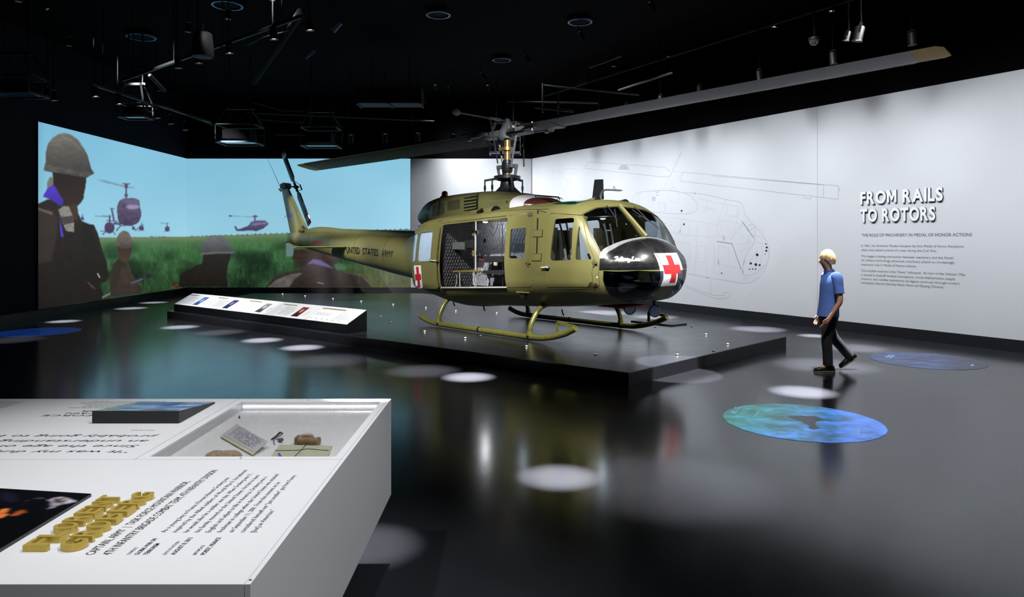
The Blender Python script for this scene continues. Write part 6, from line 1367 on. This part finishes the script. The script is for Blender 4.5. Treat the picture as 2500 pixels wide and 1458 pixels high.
# --- pendant loudspeakers
def pendant(u, vt, vb, wpx, D, label):
    b = atdepth(u, vb, D); h = (vb-vt)*D/FPX; r0 = wpx*D/FPX/2; r = empty('pendant_speaker', b); tag(r, label, 'loudspeaker')
    MB().lathe([(r0*.96, .0), (r0, h*.06), (r0*.98, h*.35), (r0*.82, h*.95), (r0*.7, h), (r0*.1, h)], n=28).build('shell', m_blk, r, 40); MB().lathe([(r0*.9, -.002), (r0*.05, -.004)], n=28).build('grille', mat('blue_black_grille', (36, 44, 60), .5), r)
    MB().cyl((0, 0, h), (0, 0, h+.12), .02, n=8).build('hook', m_chrome, r); MB().cyl((0, 0, h+.1), (0, 0, 6.39-b.z), .006, n=6).build('cable', m_grm, r)
pendant(495, 80, 139, 52, 9.5, 'large black pendant loudspeaker hanging at upper left'); pendant(1363, 282, 312, 36, 15.5, 'black pendant loudspeaker hanging behind the right rotor blade')
# --- ceiling rings, dome, ducts, pipes
def ring(u, v, wpx, label, z=6.30):
    c = atz(u, v, z); r0 = wpx*c.y/FPX/2; o = MB().lathe([(r0, .0), (r0*1.0, .03), (r0*.86, .03), (r0*.86, 0), (r0, 0)], n=40, cap=False).build('ring', mat('ring_painted_reflection', (70, 110, 150), .3, .6), None, 40)  # screens' blue reflection is put into the ring's metal colour
    e = empty('ceiling_diffuser', c); o.parent = e; tag(e, label, 'diffuser'); MB().lathe([(r0*.85, .02), (r0*.3, .05), (r0*.02, .05)], n=32).build('cone', m_blk2, e, 40); MB().cyl((0, 0, .03), (0, 0, 6.39-z), r0*.5, n=20).build('collar', m_blk2, e)
ring(345, 92, 68, 'round ceiling diffuser above the left wall screen'); ring(555, 15, 74, 'round ceiling diffuser at the top edge, left'); ring(1416, 55, 60, 'round ceiling diffuser at the top centre'); ring(1225, 148, 46, 'small round ceiling diffuser above the rotor mast'); ring(1070, 38, 60, 'round ceiling diffuser left of the top centre')
c = atz(1988, 106, 5.2); e = empty('dome_camera', c); tag(e, 'small clear dome camera near the right rotor tip', 'camera'); MB().lathe([(.10, .06), (.10, .10), (.04, .12)], n=20).build('housing', m_blk, e, 40); MB().lathe([(.09, .06), (.085, .02), (.055, -.025), (.005, -.04)], n=20).build('dome', mat('smoky_dome', (60, 62, 66), .1, coat=1.), e, 60); MB().cyl((0, 0, .1), (0, 0, 6.39-c.z), .02, n=8).build('stem', m_blk2, e)
def duct(a, b, w_, h, label):
    a, b = Vector(a), Vector(b); e = empty('air_duct', (0, 0, 0)); tag(e, label, 'duct'); MB().bar(a, b, w_, h).build('trunk', mat('dark_duct', (16, 18, 24), .6, .0, var=.15, spec=.2), e)
    n = max(2, int((b-a).length/1.5))
    for i in range(n+1): p = a.lerp(b, i/n); d = (b-a).normalized()*.02; MB().bar(p-d, p+d, w_+.05, h+.05).build('flange', MATS['dark_duct'], e)
    for t in (.2, .8): p = a.lerp(b, t); MB().cyl(p, (p.x, p.y, 6.39), .012, n=6).build('rod', m_blk2, e)
duct((-3.9, 18.3, 5.4), (-2.3, 18.3, 5.4), .6, .4, 'short dark air duct in front of the back wall')
def pipe(pts, r_, label, m=m_grm):
    o = MB().tube([Vector(p) for p in pts], r_, 8).build('ceiling_pipe', m, None, 50); tag(o, label, 'pipe')
pp_ = lambda u, v, D: atdepth(u, v, D)
pipe([pp_(1325, 208, 17), pp_(1560, 232, 17)], .02, 'thin grey pipe running level behind the rotor, upper one'); pipe([pp_(1238, 248, 17), pp_(1460, 252, 17)], .02, 'thin grey pipe running level behind the rotor, lower one')
pipe([pp_(1325, 203, 17), pp_(1325, 275, 17)], .018, 'short upright grey pipe beside the rotor mast'); pipe([pp_(1440, 165, 17), pp_(1517, 137, 16)], .02, 'short slanting grey pipe above the right rotor blade')
for k in range(5): pipe([pp_(1409+k*5, 168, 16.5), pp_(1409+k*5, 205, 16.5)], .013, 'thin upright conduit in the bundle above the right blade, %s from left' % ORD[k])
pipe([pp_(1510, 220, 16), pp_(1640, 178, 14)], .02, 'grey pipe slanting up toward the right rotor tip'); pipe([pp_(1305, 262, 16.5), pp_(1400, 272, 16.5)], .03, 'thick grey pipe behind the pendant loudspeaker'); pipe([pp_(1363, 225, 15.5), pp_(1363, 262, 15.5)], .02, 'upright rod over the pendant loudspeaker behind the blade')
pipe([pp_(630, 290, 18), pp_(735, 298, 18)], .035, 'thick grey pipe between the two hanging projectors', m_grm); pipe([pp_(600, 275, 18.5), pp_(1060, 296, 21)], .018, 'long thin pipe running behind the projectors'); pipe([pp_(672, 328, 18.5), pp_(742, 328, 18.5)], .03, 'short pipe joining the right projector cage')
pipe([pp_(620, 250, 18), pp_(690, 270, 18), pp_(740, 272, 18)], .015, 'bent conduit above the projectors'); pipe([pp_(1005, 260, 20), pp_(1005, 300, 20)], .012, 'short hanging rod left of the stabiliser bar'); pipe([pp_(850, 253, 20), pp_(850, 283, 20)], .012, 'short hanging rod above the rotor blade tip')
pipe([pp_(735, 30, 11), pp_(620, 200, 16)], .07, 'thick dark beam slanting down at upper left', m_blk2); pipe([pp_(0, 60, 14), pp_(70, 160, 14), pp_(60, 200, 14)], .012, 'thin hanging cable at the upper left corner', m_grm)
pipe(crom([pp_(510, 115, 11), pp_(600, 110, 11.3), pp_(640, 92, 11.5), pp_(705, 75, 10.8)], 5), .008, 'thin cable draped along the upper left track', m_grm); pipe(crom([pp_(345, 250, 15), pp_(420, 268, 16), pp_(520, 305, 18)], 5), .014, 'dark conduit running above the left track end', m_grm)
pipe([pp_(365, 183, 12), pp_(402, 222, 12.4)], .03, 'flat dark strip hanging below the upper left track', m_grm); pipe([pp_(830, 55, 12), pp_(812, 76, 12)], .05, 'short blue-grey strip on the upper ceiling', MATS['blue_grey_rail']); pipe([pp_(768, 122, 13), pp_(744, 140, 13)], .05, 'short pale strip on the ceiling right of the track', MATS['blue_grey_rail'])
